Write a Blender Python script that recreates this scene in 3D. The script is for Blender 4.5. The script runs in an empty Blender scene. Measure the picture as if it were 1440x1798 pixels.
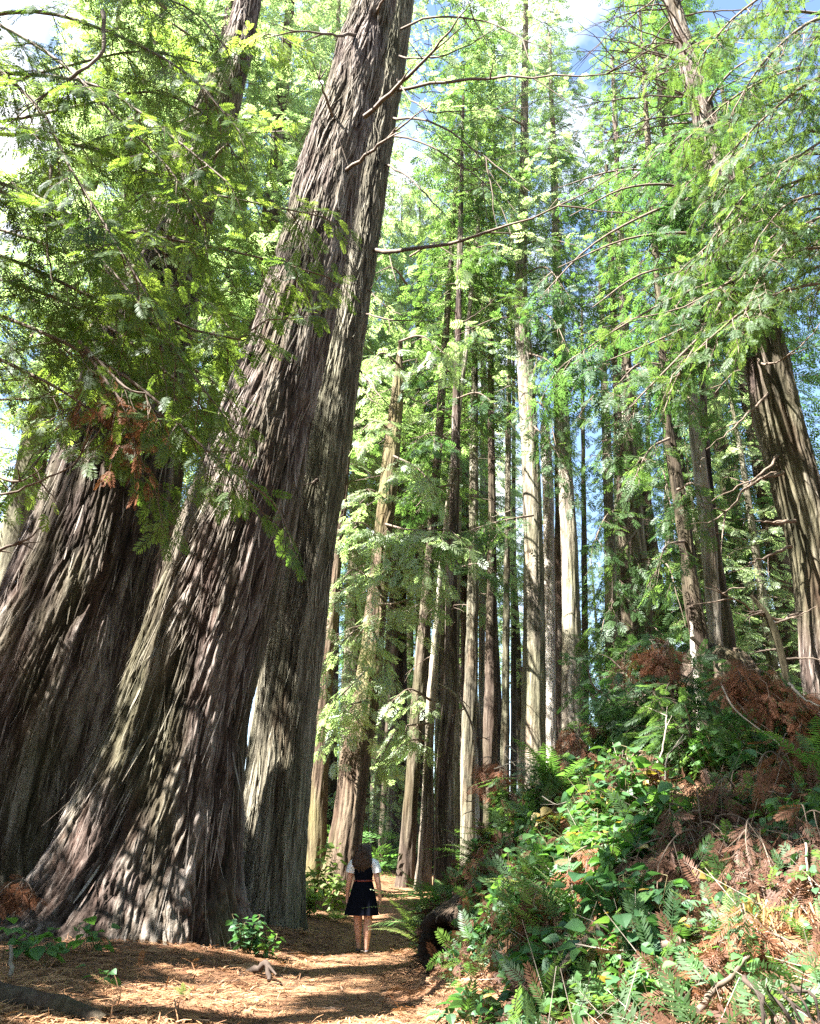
import bpy, math, random
import numpy as np
from mathutils import Vector, Matrix

PI = math.pi
RNG = np.random.default_rng(7)
random.seed(7)
SC = bpy.context.scene
COL = SC.collection

# ------------------------------------------------------------------ camera
F = 1442.0                       # focal length in photo pixels (1440 x 1798)
CAMZ = 1.5
PITCH = math.radians(22.6)
cam_d = bpy.data.cameras.new('camera')
cam = bpy.data.objects.new('camera', cam_d)
COL.objects.link(cam)
cam.location = (0, 0, CAMZ)
cam.rotation_euler = (PI / 2 + PITCH, 0, 0)
cam_d.sensor_fit = 'HORIZONTAL'
cam_d.sensor_width = 36.0
cam_d.lens = 36.0 * F / 1440.0
cam_d.clip_start = 0.05
cam_d.clip_end = 3000
SC.camera = cam
CP, SP = math.cos(PITCH), math.sin(PITCH)

def P(px, py, Y):
    """the point of the vertical plane y = Y seen at photo pixel (px, py)"""
    a, b = (px - 720) / F, (899 - py) / F
    d = np.array([a, CP - b * SP, SP + b * CP])
    return np.array([0, 0, CAMZ]) + d * (Y / d[1])

def depth(p):
    return p[1] * CP + (p[2] - CAMZ) * SP

# ------------------------------------------------------------------ sun
SUN_EL = math.radians(52)
_az = np.array([-0.87, -0.49]); _az /= np.linalg.norm(_az)
SUN = np.array([_az[0] * math.cos(SUN_EL), _az[1] * math.cos(SUN_EL), math.sin(SUN_EL)])

# ------------------------------------------------------------------ noise
def _hash(ix, iy, iz, seed):
    with np.errstate(over='ignore'):
        h = (ix.astype(np.uint32) * np.uint32(374761393) + iy.astype(np.uint32) * np.uint32(668265263)
             + iz.astype(np.uint32) * np.uint32(2147483647) + np.uint32(seed * 974711 + 12345))
        h = (h ^ (h >> np.uint32(13))) * np.uint32(1274126177)
        h = h ^ (h >> np.uint32(16))
        h = h * np.uint32(2246822519)
        h = h ^ (h >> np.uint32(15))
    return h.astype(np.float64) / 4294967295.0

def vnoise(x, y, z, seed=0):
    x, y, z = np.broadcast_arrays(np.asarray(x, float), np.asarray(y, float), np.asarray(z, float))
    fx, fy, fz = np.floor(x), np.floor(y), np.floor(z)
    ix, iy, iz = fx.astype(np.int64), fy.astype(np.int64), fz.astype(np.int64)
    u, v, w = x - fx, y - fy, z - fz
    u, v, w = u * u * (3 - 2 * u), v * v * (3 - 2 * v), w * w * (3 - 2 * w)
    r = 0
    for dx in (0, 1):
        for dy in (0, 1):
            for dz in (0, 1):
                r = r + _hash(ix + dx, iy + dy, iz + dz, seed) * (u if dx else 1 - u) * (v if dy else 1 - v) * (w if dz else 1 - w)
    return r

def fbm(x, y, z, seed=0, oct=3):
    s, a, t = 0, 1, 0
    for k in range(oct):
        s = s + a * vnoise(x * 2 ** k, y * 2 ** k, z * 2 ** k, seed + k * 17)
        t += a; a *= 0.5
    return s / t

def sstep(a, b, x):
    t = np.clip((x - a) / (b - a), 0, 1)
    return t * t * (3 - 2 * t)

# ------------------------------------------------------------------ terrain
def path_x(y):
    return -0.85 + 0.09 * np.clip(y - 16, 0, 14)

def hgt(x, y):
    x = np.asarray(x, float); y = np.asarray(y, float)
    u = x - path_x(y)
    h = 0.12 * sstep(0.5, 1.4, np.abs(u)) + 0.22 * sstep(1.0, 3.2, -u) + 0.5 * sstep(4, 12, -u)
    H = np.interp(y, [0, 3, 5, 8, 11, 13, 16, 22, 30, 45], [.35, .6, 1.05, 2.05, 2.5, 2.5, 2.1, 1.5, 1.6, 1.4])
    W = np.interp(y, [0, 5, 8, 11, 13, 16, 22, 30], [3.2, 3.0, 2.5, 1.35, 1.25, 2.6, 5, 7])
    t = np.clip((u - 0.95) / W, 0, None)
    h = h + H * (1 - np.exp(-t ** 1.6))
    h = h + 0.3 * sstep(3, 7, u) * sstep(7, 12, y)
    h = h + 0.045 * np.clip(y - 16, 0, 16)
    h = h - 0.10 * np.clip(y - 48, 0, 130)
    h = h + .05 * np.exp(-((x + 3.9) / 2.3) ** 2 - ((y - 12.75) / .55) ** 2) + .15 * np.exp(-((x + 2.5) / .8) ** 2 - ((y - 16.2) / .5) ** 2)
    h = h + 0.07 * (fbm(x * 1.3, y * 1.3, 0, 3, 3) - 0.5) * (0.45 + sstep(0.6, 1.6, np.abs(u)))
    return h

def hn(x, y):
    e = 0.05
    n = np.stack([-(hgt(x + e, y) - hgt(x - e, y)) / (2 * e), -(hgt(x, y + e) - hgt(x, y - e)) / (2 * e), np.ones_like(np.asarray(x, float))], -1)
    return n / np.linalg.norm(n, axis=-1, keepdims=True)

# ------------------------------------------------------------------ mesh accumulation
class Acc:
    def __init__(s):
        s.V, s.L, s.S, s.M, s.R, s.K, s.RG = [], [], [], [], [], [], []
        s.n = 0
    def add(s, V, Fc, mat=0, rnd=None, smooth=False, ridge=None):
        V = np.asarray(V, float).reshape(-1, 3); Fc = np.asarray(Fc, np.int64)
        s.V.append(V); s.L.append((Fc + s.n).ravel())
        k = len(Fc)
        s.S.append(np.full(k, Fc.shape[1])); s.M.append(np.full(k, mat))
        s.R.append(np.full(k, 0.5) if rnd is None else np.broadcast_to(np.asarray(rnd, float), (k,)))
        s.K.append(np.full(k, smooth))
        s.RG.append(np.full(len(V), 0.5) if ridge is None else np.asarray(ridge, float))
        s.n += len(V)
    def mesh(s, name, mats):
        me = bpy.data.meshes.new(name)
        V = np.concatenate(s.V); L = np.concatenate(s.L); S = np.concatenate(s.S)
        me.vertices.add(len(V)); me.vertices.foreach_set('co', V.astype(np.float32).ravel())
        me.loops.add(len(L)); me.loops.foreach_set('vertex_index', L.astype(np.int32))
        me.polygons.add(len(S))
        me.polygons.foreach_set('loop_start', np.concatenate([[0], np.cumsum(S)[:-1]]).astype(np.int32))
        me.polygons.foreach_set('material_index', np.concatenate(s.M).astype(np.int32))
        for m in (mats if isinstance(mats, (list, tuple)) else [mats]):
            me.materials.append(m)
        a = me.attributes.new('rnd', 'FLOAT', 'FACE'); a.data.foreach_set('value', np.concatenate(s.R).astype(np.float32))
        a = me.attributes.new('ridge', 'FLOAT', 'POINT'); a.data.foreach_set('value', np.concatenate(s.RG).astype(np.float32))
        me.update(calc_edges=True)
        me.polygons.foreach_set('use_smooth', np.concatenate(s.K))
        me.validate()
        return me
    def obj(s, name, mats, parent=None):
        o = bpy.data.objects.new(name, s.mesh(name, mats)); COL.objects.link(o)
        if parent is not None: o.parent = parent
        return o

def tag(o, label=None, cat=None, group=None, kind=None):
    if label: o['label'] = label
    if cat: o['category'] = cat
    if group: o['group'] = group
    if kind: o['kind'] = kind
    return o

def empty(name, label, cat, loc=(0, 0, 0), group=None, rz=0, sc=1.0):
    o = bpy.data.objects.new(name, None); COL.objects.link(o)
    o.location = tuple(loc); o.rotation_euler = (0, 0, rz); o.scale = (sc, sc, sc)
    o.empty_display_size = 0.2
    return tag(o, label, cat, group)

def child(name, me, parent, loc=(0, 0, 0), rot=(0, 0, 0), sc=1.0):
    o = bpy.data.objects.new(name, me); COL.objects.link(o); o.parent = parent
    o.location = tuple(loc); o.rotation_euler = rot
    o.scale = (sc, sc, sc) if np.isscalar(sc) else sc
    return o

def norm(v):
    v = np.asarray(v, float)
    return v / (np.linalg.norm(v, axis=-1, keepdims=True) + 1e-12)

def resample(pts, n, extra=None):
    """Catmull-Rom through pts, n samples evenly spaced in arc length; extra columns ride along"""
    pts = np.asarray(pts, float)
    if len(pts) > 2:
        p = np.vstack([2 * pts[0] - pts[1], pts, 2 * pts[-1] - pts[-2]])
        out = []
        for i in range(1, len(p) - 2):
            t = np.linspace(0, 1, 12, endpoint=False)[:, None]
            a, b, c, d = p[i - 1], p[i], p[i + 1], p[i + 2]
            out.append(.5 * (2 * b + (c - a) * t + (2 * a - 5 * b + 4 * c - d) * t ** 2 + (3 * b - a - 3 * c + d) * t ** 3))
        out.append(pts[-1:]); q = np.vstack(out)
    else:
        q = pts
    s = np.concatenate([[0], np.cumsum(np.linalg.norm(np.diff(q[:, :3], axis=0), axis=1))])
    t = np.linspace(0, s[-1], n)
    return np.stack([np.interp(t, s, q[:, k]) for k in range(q.shape[1])], 1)

def frames(pts):
    T = norm(np.gradient(pts, axis=0))
    ref = np.array([0, -1.0, 0]) if abs(T[:, 1]).mean() < 0.8 else np.array([0, 0, 1.0])
    X = norm(np.cross(ref, T)); Yv = np.cross(T, X)
    return T, X, Yv

def tube(acc, pts, rad, seg=5, mat=0, rnd=0.5, smooth=True, cap=False):
    pts = np.asarray(pts, float); n = len(pts)
    rad = np.broadcast_to(np.asarray(rad, float), (n,))
    T, X, Yv = frames(pts)
    a = np.linspace(0, 2 * PI, seg, endpoint=False)
    V = pts[:, None] + rad[:, None, None] * (np.cos(a)[None, :, None] * X[:, None] + np.sin(a)[None, :, None] * Yv[:, None])
    i, j = np.meshgrid(np.arange(n - 1), np.arange(seg), indexing='ij')
    j2 = (j + 1) % seg
    Fc = np.stack([i * seg + j, i * seg + j2, (i + 1) * seg + j2, (i + 1) * seg + j], -1).reshape(-1, 4)
    acc.add(V, Fc, mat, rnd, smooth)
    if cap:
        for k in (0, n - 1):
            acc.add(np.vstack([V[k], pts[k]]), [[q, (q + 1) % seg, seg] for q in range(seg)], mat, rnd, False)

def tubes3(acc, A, B, r0, r1, mat=0):
    """many straight three-sided twigs from A[i] to B[i]"""
    A, B = np.asarray(A), np.asarray(B); n = len(A)
    if n == 0: return
    T = norm(B - A)
    X = norm(np.cross(T, np.array([.3, .2, 1.0]))); Yv = np.cross(T, X)
    r0 = np.broadcast_to(r0, (n,)); r1 = np.broadcast_to(r1, (n,))
    vs = []
    for c, r in ((A, r0), (B, r1)):
        for k in range(3):
            a = 2 * PI * k / 3
            vs.append(c + r[:, None] * (math.cos(a) * X + math.sin(a) * Yv))
    V = np.stack(vs, 1)
    f = np.array([[0, 1, 4, 3], [1, 2, 5, 4], [2, 0, 3, 5]])
    Fc = (np.arange(n)[:, None, None] * 6 + f[None]).reshape(-1, 4)
    acc.add(V, Fc, mat, 0.5, False)

def instance(acc, TV, TF, O, D, N, L, mat=0, rnd=None, W=None):
    """copies of a template (x along D, z along N) baked into the mesh"""
    O, D, N = np.asarray(O), norm(D), np.asarray(N)
    n = len(O)
    if n == 0: return
    Yv = norm(np.cross(N, D)); Z = np.cross(D, Yv)
    L = np.broadcast_to(L, (n,)); W = L if W is None else np.broadcast_to(W, (n,))
    V = (O[:, None] + (L[:, None] * TV[None, :, 0])[..., None] * D[:, None] + (W[:, None] * TV[None, :, 1])[..., None] * Yv[:, None]
         + (W[:, None] * TV[None, :, 2])[..., None] * Z[:, None])
    Fc = (np.arange(n)[:, None, None] * len(TV) + TF[None]).reshape(-1, TF.shape[1])
    r = RNG.random(n) if rnd is None else np.broadcast_to(rnd, (n,))
    acc.add(V, Fc, mat, np.repeat(r, len(TF)), False)

# ------------------------------------------------------------------ materials
def new_mat(name):
    m = bpy.data.materials.new(name); m.use_nodes = True
    nt = m.node_tree; nt.nodes.clear()
    return m, nt, nt.nodes.new('ShaderNodeOutputMaterial')

def nd(nt, t, **kw):
    n = nt.nodes.new(t)
    for k, v in kw.items():
        if k.startswith('i_'):
            n.inputs[k[2:].replace('_', ' ')].default_value = v
        else:
            setattr(n, k, v)
    return n

def mixc(nt, fac, a, b, mode='MIX'):
    n = nt.nodes.new('ShaderNodeMix'); n.data_type = 'RGBA'; n.blend_type = mode
    for s, v in ((n.inputs[0], fac), (n.inputs[6], a), (n.inputs[7], b)):
        if isinstance(v, bpy.types.NodeSocket): nt.links.new(v, s)
        elif isinstance(v, (int, float)): s.default_value = v
        else: s.default_value = (*v[:3], 1)
    return n.outputs[2]

def ramp(nt, src, a, b):
    n = nt.nodes.new('ShaderNodeMapRange'); n.inputs[1].default_value = a; n.inputs[2].default_value = b
    nt.links.new(src, n.inputs[0]); return n.outputs[0]

def noise(nt, scale, detail=4, map_scale=None, rough=0.55, coord='Object'):
    tc = nt.nodes.new('ShaderNodeTexCoord'); src = tc.outputs[coord]
    if map_scale:
        mp = nt.nodes.new('ShaderNodeMapping'); mp.inputs['Scale'].default_value = map_scale
        nt.links.new(src, mp.inputs[0]); src = mp.outputs[0]
    n = nt.nodes.new('ShaderNodeTexNoise'); n.inputs['Scale'].default_value = scale
    n.inputs['Detail'].default_value = detail; n.inputs['Roughness'].default_value = rough
    nt.links.new(src, n.inputs[0]); return n.outputs[0]

def attr(nt, name):
    n = nt.nodes.new('ShaderNodeAttribute'); n.attribute_name = name; return n.outputs['Fac']

def leaf_mat(name, c1, c2, t1, t2, trans=0.5, gloss=0.04, nscale=0.8):
    m, nt, out = new_mat(name)
    r = attr(nt, 'rnd')
    nz = ramp(nt, noise(nt, nscale, 2), .35, .65)
    mx = nt.nodes.new('ShaderNodeMath'); mx.operation = 'MULTIPLY_ADD'
    nt.links.new(r, mx.inputs[0]); mx.inputs[1].default_value = .6
    m2 = nt.nodes.new('ShaderNodeMath'); m2.operation = 'MULTIPLY'; nt.links.new(nz, m2.inputs[0]); m2.inputs[1].default_value = .4
    nt.links.new(m2.outputs[0], mx.inputs[2])
    d = nd(nt, 'ShaderNodeBsdfDiffuse'); t = nd(nt, 'ShaderNodeBsdfTranslucent')
    nt.links.new(mixc(nt, mx.outputs[0], c1, c2), d.inputs[0])
    nt.links.new(mixc(nt, mx.outputs[0], t1, t2), t.inputs[0])
    s = nd(nt, 'ShaderNodeMixShader'); s.inputs[0].default_value = trans
    nt.links.new(d.outputs[0], s.inputs[1]); nt.links.new(t.outputs[0], s.inputs[2])
    last = s.outputs[0]
    if gloss:
        g = nd(nt, 'ShaderNodeBsdfGlossy'); g.inputs['Roughness'].default_value = .55; g.inputs[0].default_value = (.9, .95, 1, 1)
        s2 = nd(nt, 'ShaderNodeMixShader'); s2.inputs[0].default_value = gloss
        nt.links.new(last, s2.inputs[1]); nt.links.new(g.outputs[0], s2.inputs[2]); last = s2.outputs[0]
    nt.links.new(last, out.inputs[0])
    return m

def bark_mat(name, crev, mid, ridge, moss=(.10, .11, .045), moss_amt=.35, fine=9.0, bump=.5, stretch=.09):
    m, nt, out = new_mat(name)
    a = attr(nt, 'ridge')
    fib = noise(nt, fine * 1.3, 6, (1, 1, stretch * 1.3), .72)
    flk = noise(nt, fine * 3.2, 4, (1, 1, .22), .7)
    big = noise(nt, .7, 3, (1, 1, .35))
    def mad(x, k, y):
        n = nt.nodes.new('ShaderNodeMath'); n.operation = 'MULTIPLY_ADD'; nt.links.new(x, n.inputs[0]); n.inputs[1].default_value = k
        if isinstance(y, float): n.inputs[2].default_value = y
        else: nt.links.new(y, n.inputs[2])
        return n.outputs[0]
    h = mad(ramp(nt, fib, .32, .68), .34, mad(ramp(nt, flk, .3, .7), .20, mad(a, .85, -.12)))
    c = mixc(nt, ramp(nt, h, .20, .52), crev, mid)
    c = mixc(nt, ramp(nt, h, .52, .98), c, ridge)
    ms = nt.nodes.new('ShaderNodeMath'); ms.operation = 'MULTIPLY'
    nt.links.new(ramp(nt, big, .45, .65), ms.inputs[0]); ms.inputs[1].default_value = moss_amt
    c = mixc(nt, ms.outputs[0], c, mixc(nt, ramp(nt, h, .2, .7), (moss[0] * .3, moss[1] * .3, moss[2] * .3), moss))
    red = nt.nodes.new('ShaderNodeMath'); red.operation = 'MULTIPLY'
    nt.links.new(ramp(nt, noise(nt, 1.7, 3, (1, 1, .25)), .56, .68), red.inputs[0]); red.inputs[1].default_value = .30
    c = mixc(nt, red.outputs[0], c, (mid[0] * 1.25, mid[1] * .85, mid[2] * .7))
    b = nd(nt, 'ShaderNodeBsdfPrincipled'); b.inputs['Roughness'].default_value = .9; b.inputs['Specular IOR Level'].default_value = .15
    nt.links.new(c, b.inputs[0])
    bp = nd(nt, 'ShaderNodeBump'); bp.inputs['Strength'].default_value = 1.0; bp.inputs['Distance'].default_value = .05
    nt.links.new(h, bp.inputs['Height']); nt.links.new(bp.outputs[0], b.inputs['Normal'])
    nt.links.new(b.outputs[0], out.inputs[0])
    return m

def plain_mat(name, c1, c2, scale=6, rough=.8, bump=.0, spec=.3, det=4, ms=None):
    m, nt, out = new_mat(name)
    n = noise(nt, scale, det, ms)
    b = nd(nt, 'ShaderNodeBsdfPrincipled'); b.inputs['Roughness'].default_value = rough; b.inputs['Specular IOR Level'].default_value = spec
    nt.links.new(mixc(nt, ramp(nt, n, .3, .7), c1, c2), b.inputs[0])
    if bump:
        bp = nd(nt, 'ShaderNodeBump'); bp.inputs['Strength'].default_value = bump; bp.inputs['Distance'].default_value = .02
        nt.links.new(n, bp.inputs['Height']); nt.links.new(bp.outputs[0], b.inputs['Normal'])
    nt.links.new(b.outputs[0], out.inputs[0])
    return m

M = {}
M['bark_red'] = bark_mat('bark_red', (.010, .007, .006), (.056, .040, .034), (.25, .22, .20), (.095, .10, .045), .45, 7.0)
M['bark_grey'] = bark_mat('bark_grey', (.020, .017, .013), (.105, .094, .070), (.32, .30, .24), (.105, .115, .055), .5, 11.0)
M['bark_orange'] = bark_mat('bark_orange', (.020, .013, .009), (.074, .052, .037), (.175, .14, .10), (.17, .17, .06), .55, 8.0)
M['bark_pale'] = bark_mat('bark_pale', (.036, .029, .023), (.14, .12, .095), (.35, .325, .28), (.22, .24, .12), .35, 9.0)
M['bark_dark'] = bark_mat('bark_dark', (.016, .011, .009), (.055, .040, .031), (.15, .125, .10), (.08, .085, .035), .4, 9.0)
M['bark_white'] = bark_mat('bark_white', (.16, .13, .11), (.48, .43, .38), (.66, .62, .57), (.4, .38, .3), .2, 8.0)
M['twig'] = plain_mat('twig', (.07, .05, .038), (.15, .115, .09), 8)
M['dead_wood'] = plain_mat('dead_wood', (.11, .088, .07), (.27, .235, .195), 9, ms=(1, 1, 1))
M['pale_wood'] = plain_mat('pale_wood', (.13, .11, .085), (.30, .26, .215), 9)
M['dark_wood'] = plain_mat('dark_wood', (.02, .014, .011), (.06, .043, .034), 5, .9, .6)
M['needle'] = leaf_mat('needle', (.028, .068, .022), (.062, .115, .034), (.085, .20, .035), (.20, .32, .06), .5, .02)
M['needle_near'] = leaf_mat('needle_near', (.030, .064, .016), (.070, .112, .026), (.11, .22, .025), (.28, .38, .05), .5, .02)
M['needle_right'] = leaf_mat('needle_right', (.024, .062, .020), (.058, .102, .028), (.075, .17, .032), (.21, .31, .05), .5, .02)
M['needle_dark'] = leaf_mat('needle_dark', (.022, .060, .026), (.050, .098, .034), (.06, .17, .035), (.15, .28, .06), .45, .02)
M['needle_lit'] = leaf_mat('needle_lit', (.055, .110, .024), (.105, .160, .036), (.19, .34, .035), (.34, .46, .07), .55, .02)  # lit copy of the needles, sunlight put into the colour
M['needle_sunblown'] = leaf_mat('needle_sunblown', (.100, .160, .060), (.175, .225, .092), (.30, .50, .14), (.48, .62, .24), .55, .07)  # sun glare on the far boughs put into a paler leaf colour
M['needle_brown'] = leaf_mat('needle_brown', (.105, .042, .022), (.19, .082, .042), (.15, .055, .02), (.26, .11, .04), .35, .01)
M['needle_dead'] = leaf_mat('needle_dead', (.060, .030, .019), (.120, .062, .040), (.08, .035, .018), (.14, .065, .03), .3, .01)
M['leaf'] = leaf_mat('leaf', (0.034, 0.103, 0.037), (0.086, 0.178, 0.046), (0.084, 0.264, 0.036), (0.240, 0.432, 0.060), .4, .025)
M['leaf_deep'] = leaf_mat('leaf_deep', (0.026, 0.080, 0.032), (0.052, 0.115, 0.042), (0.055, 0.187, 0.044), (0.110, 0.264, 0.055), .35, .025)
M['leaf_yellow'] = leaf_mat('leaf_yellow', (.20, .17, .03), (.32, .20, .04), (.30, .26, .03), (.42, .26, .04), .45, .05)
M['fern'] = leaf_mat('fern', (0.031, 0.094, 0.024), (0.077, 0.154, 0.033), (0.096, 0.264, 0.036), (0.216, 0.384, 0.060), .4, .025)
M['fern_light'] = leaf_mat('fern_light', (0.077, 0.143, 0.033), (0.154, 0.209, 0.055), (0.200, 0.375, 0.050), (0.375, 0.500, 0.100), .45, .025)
M['stem'] = plain_mat('stem', (.09, .07, .035), (.14, .13, .06), 10)
M['litter'] = leaf_mat('litter', (.12, .050, .024), (.50, .29, .155), (.14, .06, .02), (.24, .13, .05), .25, .03)

def ground_mat():
    m, nt, out = new_mat('forest_floor')
    n1 = noise(nt, 1.1, 4); n2 = noise(nt, 38, 5, None, .7); n3 = noise(nt, 9, 4)
    c = mixc(nt, ramp(nt, n2, .32, .68), (.060, .030, .018), (.26, .145, .085))
    c = mixc(nt, ramp(nt, n3, .45, .75), c, (.18, .088, .048))
    c = mixc(nt, ramp(nt, n1, .5, .75), c, (.10, .070, .045))
    b = nd(nt, 'ShaderNodeBsdfPrincipled'); b.inputs['Roughness'].default_value = .95; b.inputs['Specular IOR Level'].default_value = .1
    nt.links.new(c, b.inputs[0])
    bp = nd(nt, 'ShaderNodeBump'); bp.inputs['Strength'].default_value = .8; bp.inputs['Distance'].default_value = .03
    nt.links.new(n2, bp.inputs['Height']); nt.links.new(bp.outputs[0], b.inputs['Normal'])
    nt.links.new(b.outputs[0], out.inputs[0]); return m

def path_mat():
    m, nt, out = new_mat('trodden_path')
    n2 = noise(nt, 45, 5, None, .7); n3 = noise(nt, 3, 4)
    c = mixc(nt, ramp(nt, n2, .3, .7), (.066, .034, .019), (.30, .172, .095))
    c = mixc(nt, ramp(nt, n3, .45, .7), c, (.20, .115, .07))
    b = nd(nt, 'ShaderNodeBsdfPrincipled'); b.inputs['Roughness'].default_value = .95; b.inputs['Specular IOR Level'].default_value = .1
    nt.links.new(c, b.inputs[0])
    bp = nd(nt, 'ShaderNodeBump'); bp.inputs['Strength'].default_value = .7; bp.inputs['Distance'].default_value = .02
    nt.links.new(n2, bp.inputs['Height']); nt.links.new(bp.outputs[0], b.inputs['Normal'])
    nt.links.new(b.outputs[0], out.inputs[0]); return m
M['ground'] = ground_mat(); M['path'] = path_mat()

# ------------------------------------------------------------------ setting: ground and path
def grid_mesh(xs, ys, fz):
    X, Y = np.meshgrid(xs, ys); Z = fz(X, Y)
    V = np.stack([X, Y, Z], -1).reshape(-1, 3)
    nx, ny = len(xs), len(ys)
    i, j = np.meshgrid(np.arange(ny - 1), np.arange(nx - 1), indexing='ij')
    Fc = np.stack([i * nx + j, i * nx + j + 1, (i + 1) * nx + j + 1, (i + 1) * nx + j], -1).reshape(-1, 4)
    return V, Fc

a = Acc()
xs = np.concatenate([-np.geomspace(9, 700, 40)[::-1], np.arange(-8.9, 9.0, .1), np.geomspace(9.05, 700, 40)])
ys = np.concatenate([-np.geomspace(3, 400, 24)[::-1], np.arange(-2.9, 24, .1), np.geomspace(24.2, 900, 60)])
a.add(*grid_mesh(xs, ys, hgt), smooth=True)
tag(a.obj('ground', M['ground']), kind='structure')
a = Acc()
us = np.linspace(-.62, .62, 30); ys = np.arange(-2, 34, .12)
U, Yg = np.meshgrid(us, ys)
wob = 1 + .25 * (fbm(Yg * .6, np.sign(U), 0, 5, 2) - .5)
Xg = path_x(Yg) + U * wob
edge = np.clip((0.62 - np.abs(U)) / .12, 0, 1)
Zg = hgt(Xg, Yg) - .03 + .04 * edge
nx, ny = len(us), len(ys)
i, j = np.meshgrid(np.arange(ny - 1), np.arange(nx - 1), indexing='ij')
a.add(np.stack([Xg, Yg, Zg], -1), np.stack([i * nx + j, i * nx + j + 1, (i + 1) * nx + j + 1, (i + 1) * nx + j], -1).reshape(-1, 4), smooth=True)
tag(a.obj('path', M['path']), kind='structure')

# ------------------------------------------------------------------ trunks
def trunk(acc, nodes, seg, rings, seed, depth_=.06, fx=3.2, fz=.55, flute=.06, twist=.0, lobes=5, flare=.5, flare_h=1.2, z0=0.0, strips=0, strip_len=.5, mat=0, origin=(0, 0, 0)):
    """nodes: rows x, y, z, radius from the base up.  Shaggy ridged bark is real relief."""
    q = resample(nodes, rings); pts, rad = q[:, :3], np.maximum(q[:, 3], .004)
    T, X, Yv = frames(pts)
    s = np.concatenate([[0], np.cumsum(np.linalg.norm(np.diff(pts, axis=0), axis=1))])
    th = np.linspace(0, 2 * PI, seg, endpoint=False)
    TH, SS = np.meshgrid(th, s)
    Rr = np.repeat(rad[:, None], seg, 1)
    tw = TH + twist * SS + .25 * (fbm(SS * .35, TH * 0 + seed, 0, seed, 2) - .5)
    Rm = np.maximum(Rr, .08)
    c0, s0_ = np.cos(tw) * Rr, np.sin(tw) * Rr
    tw = tw + .34 / Rm / fx * 2.6 * (vnoise(c0 * fx * .35, s0_ * fx * .35, SS * fz * 1.5, seed + 21) - .5) + .12 / Rm / fx * 2.6 * (vnoise(c0 * fx, s0_ * fx, SS * fz * 4.5, seed + 22) - .5)
    cx, cy = np.cos(tw) * Rr * fx, np.sin(tw) * Rr * fx
    r1 = np.abs(2 * vnoise(cx, cy, SS * fz, seed) - 1) ** .6
    r2 = np.abs(2 * vnoise(cx * 2.3 + 7, cy * 2.3, SS * fz * 2.2, seed + 5) - 1) ** .7
    r3 = vnoise(cx * 5.5, cy * 5.5, SS * fz * 5, seed + 9)
    r4 = vnoise(cx * 11, cy * 11, SS * fz * 14, seed + 15)
    big = vnoise(cx * .5, cy * .5, SS * fz * .6, seed + 31)
    rg = np.clip(.44 * r1 + .34 * r2 + .20 * r3 + .16 * r4 + .45 * (big - .5) - .06, 0, 1.1)
    fl = fbm(np.cos(TH) * 1.3, np.sin(TH) * 1.3, SS * .12, seed + 3, 2) - .5
    ht = np.maximum(pts[:, 2] - z0, 0)[:, None]
    lob = .5 + .5 * np.cos(TH * lobes + seed + 1.5 * (fbm(np.cos(TH), np.sin(TH), SS * .2, seed + 8, 2)))
    fla = flare * np.exp(-ht / flare_h) * (.35 + lob) 
    r = Rr * (1 + flute * 2 * fl + fla) + depth_ * (rg - .5)
    V = pts[:, None] + r[..., None] * (np.cos(TH)[..., None] * X[:, None] + np.sin(TH)[..., None] * Yv[:, None])
    i, j = np.meshgrid(np.arange(rings - 1), np.arange(seg), indexing='ij')
    j2 = (j + 1) % seg
    Fc = np.stack([i * seg + j, i * seg + j2, (i + 1) * seg + j2, (i + 1) * seg + j], -1).reshape(-1, 4)
    acc.add(V - np.asarray(origin), Fc, mat, .5, True, ridge=rg.ravel())
    if strips:
        ii = RNG.integers(4, rings - 6, strips); jj = RNG.integers(0, seg, strips)
        # along the grain: follow constant twisted angle
        D0 = norm(V[np.minimum(ii + 3, rings - 1), jj] - V[ii, jj])
        nrm = norm(V[ii, jj] - pts[ii])
        side = norm(np.cross(D0, nrm))
        D = norm(-D0 + side * (RNG.normal(0, .12, strips) + twist * .8)[:, None])
        n_ = 6
        t = np.linspace(0, 1, n_)
        L = strip_len * RNG.uniform(.5, 1.7, strips); W = RNG.uniform(.004, .013, strips) * np.where(RNG.random(strips) < .12, 2.0, 1.0) * (strip_len / .5) ** .5
        lift = RNG.uniform(.01, .05, strips) * RNG.choice([.4, 1, 2.0], strips, p=[.5, .38, .12])
        base = V[ii, jj] + nrm * .012
        cen = base[:, None] + D[:, None] * (L[:, None] * t)[..., None] + nrm[:, None] * (lift[:, None] * t ** 2 + .012)[..., None] + side[:, None] * (RNG.normal(0, .02, strips)[:, None] * t ** 2)[..., None]
        wid = W[:, None] * (np.sin(PI * (t * .8 + .12)))[None]
        A_ = cen - side[:, None] * wid[..., None]; B_ = cen + side[:, None] * wid[..., None] + nrm[:, None] * (.3 * wid)[..., None]
        VV = np.stack([A_, B_], 2).reshape(strips, n_ * 2, 3) - np.asarray(origin)
        f = np.array([[2 * k, 2 * k + 1, 2 * k + 3, 2 * k + 2] for k in range(n_ - 1)])
        acc.add(VV.reshape(-1, 3), (np.arange(strips)[:, None, None] * (2 * n_) + f[None]).reshape(-1, 4), mat, .5, True,
                ridge=np.repeat(RNG.uniform(.35, 1.0, strips), 2 * n_))
    return q

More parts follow.
